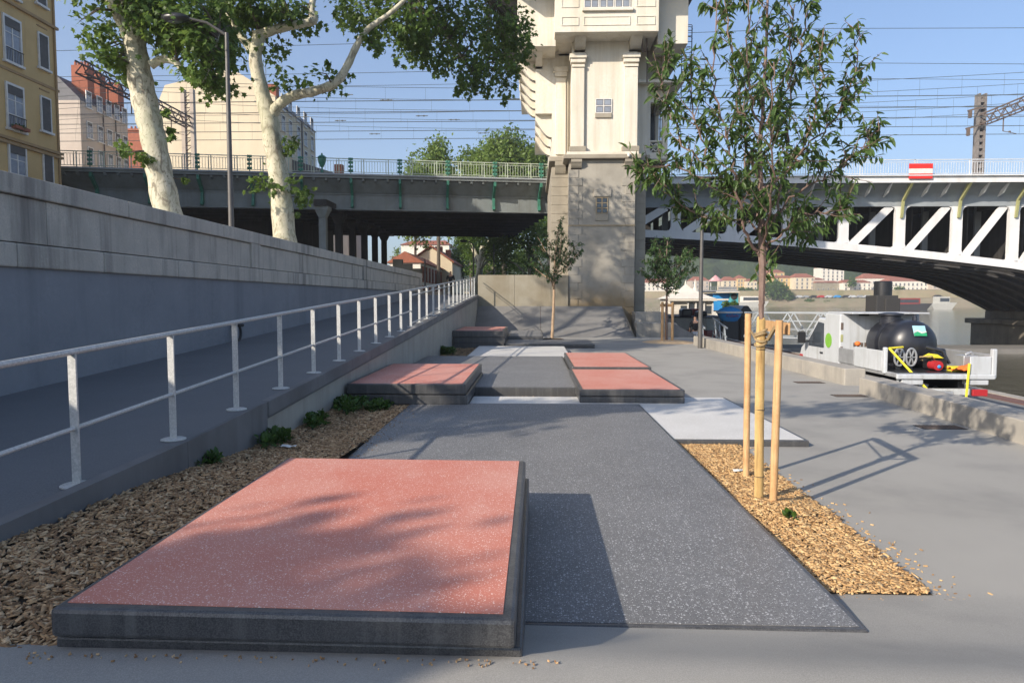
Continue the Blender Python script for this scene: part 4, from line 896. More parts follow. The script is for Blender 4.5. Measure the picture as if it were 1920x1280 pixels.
for k in range(n): g.add([(XA, prof[k][0], prof[k][1]), (XB, prof[k][0], prof[k][1]), (XB, prof[k + 1][0], prof[k + 1][1]), (XA, prof[k + 1][0], prof[k + 1][1])], [(3, 2, 1, 0)])
g.build('cove', MAT['steelb'], rb, smooth=True)
g = MB(); g.box(XA, XB, BY - .06, BY + .2, zc3, zc2 + .02); g.build('top_chord', MAT['steelb'], rb)
xa, xb, xc_ = [PT(px, 450, BY).x for px in (1210, 1560, 1920)]; za, zb_, zc_ = PT(1210, 431, BY).z, PT(1560, 454, BY).z, PT(1920, 492, BY).z
co = np.polyfit([xa, xb, xc_], [za, zb_, zc_], 2)
def arch(x): return float(np.polyval(co, x)) - .115 * max(0, x - 31.2) ** 1.45
def ribm(name, Y, top, bot, mat, w=.5, x0=XA - 1, x1=41.5, step=.8):
    g = MB(); xs = np.arange(x0, x1 + .1, step); vs = []; fs = []
    for x in xs: vs += [(x, Y, arch(x) + bot), (x, Y + w, arch(x) + bot), (x, Y + w, arch(x) + top), (x, Y, arch(x) + top)]
    for i in range(len(xs) - 1):
        a = 4 * i; fs += [(a, a + 4, a + 5, a + 1), (a + 1, a + 5, a + 6, a + 2), (a + 2, a + 6, a + 7, a + 3), (a + 3, a + 7, a + 4, a)]
    fs += [(0, 1, 2, 3), (len(vs) - 1, len(vs) - 2, len(vs) - 3, len(vs) - 4)]
    g.add(vs, fs); return g.build(name, mat, rb)
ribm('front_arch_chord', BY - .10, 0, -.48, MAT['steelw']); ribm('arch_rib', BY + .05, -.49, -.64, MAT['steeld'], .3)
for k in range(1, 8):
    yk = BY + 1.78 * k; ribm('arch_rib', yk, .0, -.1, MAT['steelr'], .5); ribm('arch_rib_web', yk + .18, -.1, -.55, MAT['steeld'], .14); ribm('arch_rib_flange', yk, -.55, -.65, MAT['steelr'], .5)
# web
def gus(g, x, z, s, sx, sz):   # little curved gusset
    g.prism([(x, BY - .04, z), (x + sx * s, BY - .04, z), (x + sx * s * .3, BY - .04, z + sz * s * .3), (x, BY - .04, z + sz * s)], (0, .12, 0))
for k in range(-4, 9):
    x = X0 + bay * k; zb2 = arch(x)
    g = MB(); g.box(x - .31, x + .31, BY - .05, BY + .25, zb2 + .005, zc3 - .005)
    for sx in (-1, 1): gus(g, x + sx * .31, zc3 - .005, .3, sx, -1); gus(g, x + sx * .31, arch(x + sx * .4) + .0, .32, sx, 1)
    g.build('vertical', MAT['steelw'], rb)
    if k < 8:
        xn = x + bay; p = Vector((x + .62, BY + .03, arch(x + .6) - .02)); q = Vector((xn - .62, BY + .03, zc3 + .02)); g = MB(); g.beam(p, q, .16, .50, up=(0, 1, 0)) if False else None
        d = (q - p).normalized(); nrm = Vector((-d.z, 0, d.x)) * .24; dz_ = Vector((0, .14, 0))
        g.prism([p - nrm, q - nrm, q + nrm, p + nrm], dz_); g.build('diagonal', MAT['steelw'], rb)
    for row, (yo, mt) in enumerate(((3.6, 'steelb'), (7.2, 'steeld'), (10.7, 'steeld'), (12.5, 'steelb'))):
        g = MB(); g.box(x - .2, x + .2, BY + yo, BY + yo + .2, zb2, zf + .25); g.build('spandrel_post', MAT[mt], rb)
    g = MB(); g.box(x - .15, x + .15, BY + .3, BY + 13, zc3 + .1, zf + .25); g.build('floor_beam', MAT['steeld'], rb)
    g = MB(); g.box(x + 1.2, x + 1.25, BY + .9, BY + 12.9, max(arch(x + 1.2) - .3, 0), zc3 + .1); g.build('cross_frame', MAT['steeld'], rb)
    g = MB(); pr2 = [(BY - 1.32, zf - .02), (BY - 1.32, zf + .26), (BY - 1.05, zf + .1), (BY - .2, zc2 - .2), (BY - .07, zc3 - .75), (BY - .2, zc3 - .75), (BY - .35, zc2 - .25)]
    g.prism([(x - .07, a, b_) for a, b_ in pr2], (.14, 0, 0)); g.build('bracket', MAT['olive'], rb)
    for j in (1, 2):
        xx = x + bay * j / 3; g = MB(); pr2 = [(BY - 1.22, zf - .01), (BY - 1.02, zf - .01), (BY - .45, zc2 + .42), (BY - .1, zc2 + .02), (BY - .2, zc2 + .02), (BY - .72, zc2 + .22)]
        g.prism([(xx - .03, a, b_) for a, b_ in pr2], (.06, 0, 0)); g.build('bracket', MAT['steelw'], rb)
def parapet_rail(name, label, P, Q, h, step, mat, posts, every, rootb):
    """railing from P to Q: rails, posts, and one joined mesh of thin balusters"""
    t = thing(name, label, 'railing', tuple(P)); d = (Q - P); n = int(d.length / step); u = d.normalized()
    for zz, s in ((h, .05), (.12, .035), (h - .14, .03)):
        g = MB(); g.beam(P + Vector((0, 0, zz)), Q + Vector((0, 0, zz)), s, s); g.build('rail', mat, t)
    g = MB()
    for i in range(n + 1):
        p = P + d * (i / n)
        if i % every == 0:
            q = MB(); q.beam(p, p + Vector((0, 0, h + .02)), .05, .05); q.beam(p + u * .14, p + u * .14 + Vector((0, 0, h)), .025, .025); q.build('post', mat, t)
        else: g.beam(p + Vector((0, 0, .14)), p + Vector((0, 0, h - .14)), .022, .022)
    g.build('balusters', mat, t, kind='stuff'); return t
parapet_rail('bridge_railing', 'pale grey railing along the top of the river arch bridge', Vector((XA, BY - 1.2, zdeck + .04)), Vector((50, BY - 1.2, zdeck + .04)), .98, .16, MAT['railw'], None, 21, rb)
g = MB(); p = PT(1705, 307, BY - 1.45); q = PT(1748, 335, BY - 1.45); sg = thing('navigation_sign', 'red and white horizontally striped navigation sign on the bridge railing', 'sign', (p.x, p.y, q.z))
h3 = (p.z - q.z); 
for i, mt in enumerate(('signred', 'signwhite', 'signred')):
    g = MB(); g.box(p.x, q.x, p.y - .03, p.y + .03, q.z + h3 * i / 3 + .001, q.z + h3 * (i + 1) / 3 - .001); g.build('stripe', MAT[mt], sg)
# pier in the river
pr_ = thing('bridge_pier', 'dark stone bridge pier standing in the river under the arch', 'pier', (39.6, 52, -2.5))
g = MB(); g.prism([(36.9, 45, -2.6), (36.9, 58.8, -2.6), (42.4, 58.8, -2.6), (42.4, 45, -2.6), (39.6, 42.0, -2.6)], (0, 0, 2.25)); g.build('cutwater', MAT['pierst'], pr_, bevel=.05)
g = MB(); g.prism([(36.6, 44.6, -.345), (36.6, 59.2, -.345), (42.8, 59.2, -.345), (42.8, 44.6, -.345), (39.7, 41.5, -.345)], (0, 0, .42)); g.build('cap_course', MAT['pierst'], pr_, bevel=.08)
g = MB(); g.prism([(37.9, 44.8, .08), (37.9, 58.6, .08), (42.2, 58.6, .08), (42.2, 44.8, .08)], (0, 0, .62)); g.build('bearing_block', MAT['pierst'], pr_, bevel=.05)
for k in range(8): y = BY + 1.78 * k; g = MB(); g.prism([(38.2, y - .1, .7), (42, y - .1, .7), (42, y - .1, 2.4), (39.6, y - .1, 1.7), (38.5, y - .1, 1.2)], (0, .75, 0)); g.build('arch_shoe', MAT['rust'], pr_)

# ================================================================ LEFT BRIDGE (plate girders over the quay road)
lb = thing('girder_bridge', 'dark grey plate girder rail bridge with green brackets over the quay road', 'bridge', (-13, 43, 2.1))
A = PT(1030, 397, 45.6); Bp = PT(100, 372, 40.4); u = (Bp - A); u.z = 0; Ln = u.length + 6; u.normalize(); wv = Vector((-u.y, u.x, 0)); wv = wv if wv.y > 0 else -wv
zt_ = PT(700, 327, 43.6).z; zb0 = PT(700, 389, 43.6).z; zg = PT(700, 362, 43.6).z
def LP(t, d, z): v = Vector((A.x, A.y, 0)) + u * t + wv * d; return Vector((v.x, v.y, z))
def lbox(name, t0, t1, d0, d1, z0, z1, mat, bevel=0, par=None):
    g = MB(); P = [LP(t0, d0, z0), LP(t1, d0, z0), LP(t1, d1, z0), LP(t0, d1, z0)]; g.prism(P, (0, 0, z1 - z0)); return g.build(name, mat, par or lb, bevel=bevel)
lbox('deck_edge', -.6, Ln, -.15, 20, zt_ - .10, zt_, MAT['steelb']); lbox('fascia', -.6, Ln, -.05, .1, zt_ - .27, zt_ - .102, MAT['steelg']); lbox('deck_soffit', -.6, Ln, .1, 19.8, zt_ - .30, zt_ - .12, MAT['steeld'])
lbox('main_girder', -.6, Ln, .95, 1.1, zb0, zt_ - .32, MAT['steelg']); lbox('bottom_flange', -.6, Ln, .75, 1.3, zb0 - .07, zb0 - .002, MAT['steelg']); lbox('girder_rib', -.6, Ln, .88, .949, zg, zg + .08, MAT['steelg'])
g = MB(); g.add([LP(-.6, .12, zt_ - .31), LP(Ln, .12, zt_ - .31), LP(Ln, .86, zg + .1), LP(-.6, .86, zg + .1)], [(0, 1, 2, 3)]); g.build('cove_plate', MAT['steelg'], lb)
sp_ = 3.06; nbk = int(Ln / sp_)
for k in range(nbk + 1):
    t = .55 + k * sp_; g = MB(); pr3 = [(-.05, zt_ - .28), (.22, zt_ - .28), (.45, zt_ - .7), (.93, zg + .05), (.93, zb0 + .25), (.72, zb0 + .02), (.55, zb0 + .1), (.66, zb0 + .35), (.72, zg - .05), (.2, zt_ - .75), (-.05, zt_ - .55)]
    g.prism([LP(t - .08, d, z) for d, z in pr3], u * .16); g.build('bracket', MAT['green'], lb)
    for j in (1, 2, 3):
        tt = t + sp_ * j / 4; g = MB(); g.prism([LP(tt - .07, d, z) for d, z in ((0, zt_ - .275), (.5, zt_ - .275), (.35, zt_ - .5), (.05, zt_ - .42))], u * .14); g.build('bracket', MAT['steelg'], lb)
    lbox('web_stiffener', t - .06, t + .06, .86, .948, zb0, zg, MAT['steelg'])
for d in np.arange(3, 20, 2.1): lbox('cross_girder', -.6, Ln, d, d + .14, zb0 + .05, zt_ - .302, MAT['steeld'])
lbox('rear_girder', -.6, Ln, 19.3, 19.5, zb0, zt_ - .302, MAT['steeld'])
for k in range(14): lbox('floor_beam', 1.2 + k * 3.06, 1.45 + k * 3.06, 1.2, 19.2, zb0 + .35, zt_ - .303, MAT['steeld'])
parapet_rail('bridge_railing', 'pale green iron railing along the girder bridge left of the tower', LP(-.3, .05, zt_), LP(Ln, .05, zt_), .95, .17, MAT['railg'], None, 9, lb)
for k in range(nbk + 1):   # cast scroll posts of the railing
    g = MB(); t = .55 + k * sp_
    g.tube([LP(t, -.03, zt_), LP(t, -.03, zt_ + 1.0)], .035, 6)
    for z in (.2, .45, .7, .92):
        for s in (-.09, .09): g.ball(LP(t + s, -.03, zt_ + z), .075, .05, .09, 8, 5)
    o = g.build('rail_scroll_post', MAT['green'], lb)
lt = PT(604, 323, 43.0); lan = thing('bridge_lantern', 'green cast iron lantern standing on the girder bridge parapet', 'lantern', tuple(lt))
g = MB(); g.lathe([(.12, 0), (.06, .12), (.05, .3), (.14, .36)], lt, 8); g.build('foot', MAT['green'], lan)
g = MB(); g.lathe([(.12, .36), (.24, .62), (.27, .86), (.2, .92)], lt, 6); g.build('lamp_body', MAT['green'], lan)
g = MB(); g.lathe([(.30, .90), (.16, 1.03), (.06, 1.06), (.05, 1.16), (.0, 1.2)], lt, 8); g.build('lamp_cap', MAT['green'], lan)
# columns under it
for k in range(6):
    y = 42.6 + k * 3.4; x = PT(606, 430, 42.6).x + .02 * k; t = thing('bridge_column', 'column %s in the row under the girder bridge' % ('nearest and palest grey-green' if k == 0 else 'dark iron'), 'column', (x, y, 2.1), 'iron columns under the girder bridge')
    if k: t['label'] = ['', 'second dark iron column behind the front column under the girder bridge', 'third dark iron column in the row under the girder bridge', 'fourth dark iron column in the row under the girder bridge', 'fifth dark iron column in the row under the girder bridge', 'farthest dark iron column in the row, beside the bright opening'][k]
    else: t['label'] = 'front grey-green iron column with capital under the girder bridge'
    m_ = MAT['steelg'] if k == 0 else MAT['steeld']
    g = MB(); g.box(x - .16, x + .16, y - .16, y + .16, 2.1, zb0 - .75); g.build('shaft', m_, t)
    for sx in (-1, 1): g = MB(); g.box(x + sx * .19 - .025, x + sx * .19 + .025, y - .2, y + .2, 2.1, zb0 - .75); g.build('flange', m_, t)
    g = MB(); g.hexa([(x - .2, y - .25, zb0 - .75), (x + .2, y - .25, zb0 - .75), (x + .2, y + .25, zb0 - .75), (x - .2, y + .25, zb0 - .75), (x - .4, y - .4, zb0 - .3), (x + .4, y - .4, zb0 - .3), (x + .4, y + .4, zb0 - .3), (x - .4, y + .4, zb0 - .3)]); g.box(x - .42, x + .42, y - .42, y + .42, zb0 - .298, zb0 - .08); g.build('capital', m_, t)
g = MB(); xc0 = PT(606, 430, 42.6).x; g.box(xc0 - .4, xc0 + .4, 42, 62.5, zb0 - .08, zb0 + .3); g.build('bearing_beam', MAT['steeld'], lb)
ab = thing('bridge_abutment', 'dark stone abutment closing the space under the left of the girder bridge', 'abutment', (-24, 54, 2.1))
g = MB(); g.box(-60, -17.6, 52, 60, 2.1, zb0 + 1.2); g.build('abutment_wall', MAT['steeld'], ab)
pw = thing('pale_roadside_wall', 'pale low wall seen between the dark columns under the bridge', 'wall', (-17, 50, 2.1))
for k in range(5): g = MB(); g.box(-17.5, -17.2, 43 + k * 4.4, 43 + k * 4.4 + 4.2, 2.1, 5.2); g.build('wall_panel', MAT['pale'], pw)

# ================================================================ CATENARY
MY = 57.2
mL = PT(356, 310, MY); ms = thing('catenary_mast', 'pale lattice catenary mast behind the left plane tree', 'mast', (mL.x, MY, 9.5))
zt2 = PT(356, 168, MY).z
for s in (-.38, .38):
    g = MB(); g.box(mL.x + s - .15, mL.x + s + .15, MY - .2, MY + .2, 9.3, zt2); g.build('mast_channel', MAT['pale'], ms)
g = MB(); z = 9.6
while z < zt2 - .6: g.beam((mL.x - .3, MY - .05, z), (mL.x + .3, MY - .05, z + .5), .05, .05); g.box(mL.x - .24, mL.x + .24, MY - .1, MY, z + .5, z + .56); z += .62
g.build('lattice', MAT['rust'], ms)
def gantry(label, x, y0, y1, z, n):
    t = thing('catenary_gantry', label, 'gantry', (x, (y0 + y1) / 2, z))
    for dz in (0, .75):
        for dx in (-.3, .3): g = MB(); g.beam((x + dx, y0, z + dz), (x + dx, y1, z + dz), .09, .09); g.build('chord', MAT['rust'], t)
    g = MB()
    for i in range(n):
        a = y0 + (y1 - y0) * i / n; b_ = y0 + (y1 - y0) * (i + 1) / n
        for dx in (-.3, .3): g.beam((x + dx, a, z + (.75 if i % 2 else 0)), (x + dx, b_, z + (0 if i % 2 else .75)), .05, .05)
        g.beam((x - .3, a, z), (x + .3, b_, z), .04, .04)
    g.build('bracing', MAT['rust'], t)
    for yy in (46.3, 49.0, 51.7, 54.4): g = MB(); g.beam((x, yy, z), (x, yy, z - 1.1), .06, .06); g.beam((x, yy, z - 1.1), (x + 1.0, yy, z - 1.3), .04, .04); g.ball((x + .5, yy, z - 1.15), .12, .08, .08, 6, 4); g.build('hanger', MAT['rust'], t)
gantry('dark lattice gantry beam in front of the brick chimneyed building', mL.x, 43.5, MY, 16.0, 20)
mR = PT(1834, 310, MY); zt3 = PT(1834, 177, MY).z; ms = thing('catenary_mast', 'weathered dark catenary mast standing on the arch bridge at right', 'mast', (mR.x, MY, 9.5))
for dx in (-.24, .24):
    g = MB(); g.box(mR.x + dx - .07, mR.x + dx + .07, MY - .3, MY + .3, 9.3, zt3); g.build('mast_channel', MAT['mastg'], ms)
z = 9.6
while z < zt3 - .3: g = MB(); g.box(mR.x - .17, mR.x + .17, MY - .25, MY - .15, z, z + .28); z += .52; g.build('batten_plate', MAT['mastg'], ms)
for zz, l in ((17.0, 1.3), (15.6, 1.4)): g = MB(); g.beam((mR.x, MY - .5, zz), (mR.x - l, MY - .5, zz - .35), .12, .12); g.box(mR.x - l + .1, mR.x - l + .3, MY - .6, MY - .4, zz - .9, zz - .35); g.build('side_arm', MAT['rust'], ms)
gantry('dark lattice gantry reaching from the right mast over the tracks', mR.x, 43.5, MY - .4, 15.6, 20)
labs = ['overhead line wires nearest the camera, highest in the sky', 'second set of overhead line wires above the bridges', 'third set of overhead line wires above the bridges', 'fourth set of overhead line wires above the bridges', 'farthest overhead line wires, lowest above the railings']
for k in range(5):
    y = 46.3 + 2.7 * k; t = thing('overhead_line', labs[k], 'overhead wires', (mL.x, y, 16), 'overhead lines along the rail tracks')
    xs = [-75, mL.x, mR.x, 110]
    for i in range(3):
        a, b_ = xs[i], xs[i + 1]; n = 24; m1 = [(a + (b_ - a) * j / n, y, 16.55 - .95 * (1 - (2 * j / n - 1) ** 2)) for j in range(n + 1)]
        g = MB(); g.tube(m1, .016, 4, False); g.build('messenger_wire', MAT['wire'], t)
        for yo in (-.05, .05): g = MB(); g.tube([(a, y + yo, 14.9), ((a + b_) / 2, y + yo, 14.86), (b_, y + yo, 14.9)], .013, 4, False); g.build('contact_wire', MAT['wire'], t)
        g = MB()
        for j in range(1, n, 1): g.tube([m1[j], (m1[j][0], y, 14.88)], .007, 3, False)
        g.build('droppers', MAT['wire'], t, kind='stuff')
    g = MB()
    for j in range(4):
        x = -22 + 9 * j + 2.1 * k; zz = 15.3 + .4 * (k % 2); g.beam((x, y, zz), (x + .9, y, zz), .05, .05); g.ball((x + .2, y, zz), .1, .06, .06, 6, 4); g.ball((x + .6, y, zz), .1, .06, .06, 6, 4)
    g.build('insulators', MAT['wire'], t, kind='stuff')
for i, (y, z0, z1, lab) in enumerate(((45.5, 18.3, 19.6, 'single high feeder wire crossing behind the tower top'), (47.5, 17.6, 17.4, 'long feeder wire just under the highest one'), (55, 19.2, 18.6, 'upper feeder wire behind the track wires'), (57.6, 17.6, 17.4, 'rear feeder wire above the farthest track'))):
    g = MB(); g.tube([(-75 + 9.25 * j, y, z0 + (z1 - z0) * j / 20 - .5 * math.sin(math.pi * ((j % 10) / 10))) for j in range(21)], .017, 4, False); tag(g.build('feeder_wire', MAT['wire'], org=(0, y, z0)), lab, 'overhead wire')

# ================================================================ BUILDINGS
_wcache = {}
def fwin(parent, p, w, h, face, mats=('wframe', 'glass', None), sill=True, rows=2, name='window'):
    """window at bottom centre p on a wall facing -Y ('s') or +X ('e'): frame, pane(s), sill"""
    key = (round(w, 2), round(h, 2), mats, sill, rows); org = Vector(p)
    if key not in _wcache:
        f = MB(); t = min(.09, w * .09)
        f.box(-w / 2 - t, -w / 2, -.07, .02, 0, h); f.box(w / 2, w / 2 + t, -.07, .02, 0, h); f.box(-w / 2 - t, w / 2 + t, -.07, .02, h, h + t * 1.3)
        f.box(-.03, .03, -.04, .0, 0.02, h - .01)
        for r in range(1, rows + 1): f.box(-w / 2 + .005, w / 2 - .005, -.036, .0, h * r / (rows + 1) - .02, h * r / (rows + 1) + .02)
        g = MB(); g.box(-w / 2, w / 2, -.012, .01, 0.002, h)
        s = MB(); s.box(-w / 2 - .16, w / 2 + .16, -.14, .02, -.12, -.003)
        b = MB()
        if mats[2]: b.box(-w / 2 + .01, w / 2 - .01, -.055, -.04, h * .80, h - .005)
        z = Vector((0, 0, 0)); ob = []
        for m_, mt, nm in ((f, mats[0], 'frame'), (g, mats[1], 'pane'), (s, mats[0] if sill else None, 'sill'), (b, mats[2], 'roller_shutter')):
            if mt and len(m_.v): o = m_.build(nm, MAT[mt], None, org=z); C.objects.unlink(o); ob.append((nm, o.data)); bpy.data.objects.remove(o)
        _wcache[key] = ob
    root = None
    for i, (nm, me) in enumerate(_wcache[key]):
        o = bpy.data.objects.new(name if i == 0 else nm, me); C.objects.link(o)
        if i == 0: root = o; o.parent = parent; o.location = org - rootloc(parent); o.rotation_euler = (0, 0, R(90) if face == 'e' else 0)
        else: o.parent = root
    return root
# ---- yellow corner building on the left
XF = -26.5; yb = thing('yellow_building', 'tall ochre yellow apartment building at the left edge with white window surrounds', 'building', (XF, 34, 2.1))
ye = PX(109, 200, XF).y
g = MB(); g.box(-45, XF, 14, ye, 2.1, 24); g.build('wall', MAT['ochre'], yb)
def Yat(px): return PX(px, 200, XF).y
def Zat(px, py): return PX(px, py, XF).z
zs = [(Zat(27, 120), Zat(27, 52)), (Zat(27, 243), Zat(27, 166)), (Zat(27, 345), Zat(27, 285))]
H1 = zs[1][0] - zs[0][0]
for k, zb_ in enumerate([zs[0][0] - H1, zs[0][0], zs[1][0], zs[2][0] - .2]):
    for yy, w in ((Yat(27), 1.05), (Yat(84), .66), (Yat(27) - 4.4, 1.05), (Yat(27) - 8.8, 1.05)):
        hh = 2.15 if w > 1 else 1.75; o = fwin(yb, (XF + .03, yy, zb_ + (0 if w > 1 else .45)), w, hh, 'e', ('wframe', 'curtain', 'slate'))
        if w < 1:
            sh = MB(); sh.box(XF + .06, XF + .085, yy - w / 2 + .03, yy + w / 2 - .03, zb_ + .5, zb_ + .45 + hh - .02)
            s_ = sh.build('closed_shutter', MAT['slate'], yb)
        else:
            r = MB()
            for s in np.linspace(-w / 2 - .02, w / 2 + .02, 11): r.box(XF + .17, XF + .185, yy + s - .008, yy + s + .008, zb_ + .02, zb_ + .62)
            r.box(XF + .16, XF + .2, yy - w / 2 - .05, yy + w / 2 + .05, zb_ + .60, zb_ + .64); r.build('window_rail', MAT['iron'], yb)
    g = MB(); g.box(XF + .001, XF + .04, Yat(84) - .38, Yat(84) + .38, zb_ - .75, zb_ - .68); g.build('recess_moulding', MAT['ochred'], yb)
for px, py in ((60, 30), (60, 273), (60, 281), (60, 150)):
    z = Zat(px, py); g = MB(); g.box(XF + .001, XF + (.14 if py != 150 else .05), 14, ye + .1, z - .07, z + .07); g.build('string_course', MAT['ochred'], yb)
g = MB(); g.tube([(XF + .06, ye - .15, 2.1), (XF + .06, ye - .15, 24)], .06, 8); g.build('downpipe', MAT['ochred'], yb, smooth=True)
fb = MB(); yy = Yat(27); zb_ = zs[1][0]; rng = np.random.default_rng(8)
fl = cluster_points([(Vector((XF + .3, yy, zb_ + .1)), .14, .6, .14, 1)], 120, rng)[0]; fb.box(XF + .18, XF + .42, yy - .5, yy + .5, zb_ - .02, zb_ + .14); wb = fb.build('window_box', MAT['tile'], yb); quadleaves('box_plants', fl, .09, MAT['leafC'], wb, rng, kind='stuff')

# ---- pale building behind the bridge with brick chimneys
pb = thing('pale_building', 'pale pinkish apartment building with red brick chimneys behind the girder bridge', 'building', (-52, 80, 2.1))
c0 = PT(148, 150, 76); XW = c0.x; zt_b = c0.z; yfar = PX(238, 200, XW).y
g = MB(); xl = PT(70, 150, 76).x; g.box(xl, XW, 76, yfar, 2.1, zt_b - 2.2); g.build('wall', MAT['pale'], pb)
g = MB(); g.prism([(xl, 76.01, zt_b - 2.2), (XW, 76.01, zt_b - 2.2), (XW, 76.01, zt_b - 2.0), (XW - 2.6, 76.01, zt_b + .6), (xl, 76.01, zt_b + 1.0)], (0, yfar - 76, 0)); g.build('roof', MAT['slateroof'], pb)
for i, (py_) in enumerate((199, 254, 300)):
    z = PX(186, py_ + 12, XW).z
    for px in (166, 186, 203, 218, 232): p = PX(px, 200, XW); fwin(pb, (XW + .03, p.y, z), .85, 1.75, 'e', ('wframe', 'curtain', 'slate'))
for i, (a, b_, c, d, hh) in enumerate(((133, 165, 122, 160, 2.6), (166, 188, 138, 175, 2.0), (190, 222, 160, 185, 1.2))):
    p = PT(a, c, 78 + i * 3); q = PT(b_, d + 20, 78 + i * 3); g = MB(); g.box(p.x, q.x, p.y, p.y + 1.2, q.z, p.z); ch = g.build('chimney', MAT['brick'], pb)
    n_ = 5 if i != 1 else 3
    for k in range(n_): x = p.x + (q.x - p.x) * (k + .5) / n_; g = MB(); g.lathe([(.16, 0), (.13, .5), (.15, .5), (0, .52)], (x, p.y + .5, p.z), 8); g.build('chimney_pot', MAT['tile'], ch)
for px in (192, 215): p = PX(px, 200, XW); g = MB(); g.tube([(XW + .08, p.y, 2.1), (XW + .08, p.y, zt_b - 2.3)], .07, 6); g.build('downpipe', MAT['rust'], pb)

# brick house further back
q0, q1 = PT(236, 238, 105), PT(268, 330, 105); bh = thing('brick_house', 'small red brick house between the pale building and the left plane tree', 'house', (q0.x, 105, 2.1)); g = MB(); g.box(q0.x, q1.x, 105, 112, 2.1, q0.z - .6); g.build('wall', MAT['brick'], bh)
g = MB(); g.box(q0.x - .2, q1.x + .2, 104.8, 112.2, q0.z - .6, q0.z - .3); g.build('roof', MAT['tile'], bh)
for k in range(4): g = MB(); x = q0.x + (q1.x - q0.x) * (k + .5) / 4; g.lathe([(.2, 0), (.16, .6), (0, .62)], (x, 106, q0.z - .3), 6); g.build('chimney_pot', MAT['tile'], bh)

# ---- cream building with blank gable
YG = 78; cb = thing('cream_building', 'large cream apartment block with blank gable wall behind the girder bridge', 'building', (-35, YG, 2.1))
pts = [PT(a, b_, YG) for a, b_ in ((299, 420), (299, 185), (309, 160), (420, 132), (448, 137), (516, 180), (517, 420))]
g = MB(); g.prism([(p.x, YG, max(p.z, 2.1)) for p in pts], (0, .6, 0)); g.build('gable_wall', MAT['cream'], cb)
xs_ = pts[-1].x; yf2 = PX(592, 300, xs_).y; zs_ = pts[-2].z - .5
g = MB(); g.box(pts[0].x + .1, xs_, YG + .6, yf2, 2.1, zs_); g.build('wall', MAT['cream'], cb)
g = MB(); g.prism([(pts[1].x, YG + .601, zs_), (xs_ + .15, YG + .601, zs_), (xs_ - .9, YG + .601, zs_ + 1.2), (xs_ - 6, YG + .601, pts[3].z - .8), (pts[1].x, YG + .601, pts[1].z)], (0, yf2 - YG - .6, 0)); g.build('roof', MAT['slateroof'], cb)
for py_ in (214, 250, 287):
    z = PX(560, py_ + 15, xs_).z
    for px in (532, 545, 560, 573, 585): p = PX(px, 300, xs_); fwin(cb, (xs_ + .03, p.y, z), .95, 1.7, 'e', ('wframe', 'curtain', 'slate'))
p = PX(566, 300, xs_); g = MB(); g.tube([(xs_ + .1, p.y, 2.1), (xs_ + .1, p.y, zs_)], .09, 6); g.build('downpipe', MAT['slateroof'], cb)
p = PT(517, 160, YG + 3); g = MB(); g.box(p.x - 1.6, p.x + .2, YG + 2.5, YG + 3.5, zs_, p.z); ch = g.build('chimney', MAT['brick'], cb)
g = MB(); p2 = PT(498, 118, YG + 3); g.tube([(p2.x, YG + 3, p.z), (p2.x, YG + 3, p2.z)], .03, 4); g.beam((p2.x - .3, YG + 3, p2.z), (p2.x + .5, YG + 3, p2.z), .03, .03); g.build('aerial', MAT['rust'], cb)
# low house with red chimney behind the railing
p0 = PT(575, 300, 84); p1 = PT(650, 330, 84); hs = thing('low_house', 'low dark roofed house with a small brick chimney behind the bridge railing', 'house', (p1.x, 84, 2.1))
g = MB(); g.box(p0.x - 1, p1.x, 84, 92, 2.1, p1.z - .2); g.build('wall', MAT['pale'], hs); g = MB(); g.prism([(p0.x - 3, 83.8, p0.z + .4), (p1.x + .3, 83.8, p1.z - .2), (p0.x - 3, 83.8, p1.z - .2)], (0, 8.4, 0)); g.build('roof', MAT['slateroof'], hs)
p = PT(634, 308, 85); g = MB(); g.box(p.x - .5, p.x + .5, 85, 85.8, p.z - 1.6, p.z); g.build('chimney', MAT['brick'], hs)

# ---- things seen through the gap under the girder bridge
def house(name, label, Y, px0, px1, pyr, pye, depth, wall, roof, gable=False, wins=(), base=1.6, cat='house', ridge='x'):
    a, b_ = PT(px0, pye, Y), PT(px1, pye, Y); zr = PT((px0 + px1) / 2, pyr, Y).z; t = thing(name, label, cat, ((a.x + b_.x) / 2, Y, base))
    g = MB(); g.box(a.x, b_.x, Y, Y + depth, base, a.z); g.build('wall', MAT[wall], t)
    g = MB(); xm = (a.x + b_.x) / 2; o = .25
    if gable:
        gg = MB(); gg.prism([(a.x, Y + .02, a.z), (b_.x, Y + .02, a.z), (xm, Y + .02, zr - .1)], (0, depth - .04, 0)); gg.build('gable', MAT[wall], t)
        for s, x in ((1, a.x - o), (-1, b_.x + o)): g.prism([(x, Y - o, a.z - .1), (xm, Y - o, zr), (xm, Y - o, zr + .18), (x, Y - o, a.z + .1)], (0, depth + 2 * o, 0))
    else: g.add([(a.x - o, Y - o, a.z), (b_.x + o, Y - o, a.z), (b_.x + o, Y + depth + o, a.z), (a.x - o, Y + depth + o, a.z), (a.x + (zr - a.z), Y + depth / 2, zr), (b_.x - (zr - a.z), Y + depth / 2, zr)], [(0, 1, 5, 4), (1, 2, 5), (2, 3, 4, 5), (3, 0, 4), (3, 2, 1, 0)])
    g.build('roof', MAT[roof], t)
    if wins:
        n, rows, w, h = wins
        for r in range(rows):
            for k in range(n):
                x = a.x + (b_.x - a.x) * (k + .5) / n; z = a.z - (r + 1) * (a.z - base) / (rows + .25) + .1
                if z > base: fwin(t, (x, Y - .03, z), w, h, 's', ('wframe', 'glass', None), rows=1)
    return t
house('house', 'yellow gabled house seen under the girder bridge', 92, 768, 848, 462, 492, 16, 'cream', 'tile', True, (), 1.6)
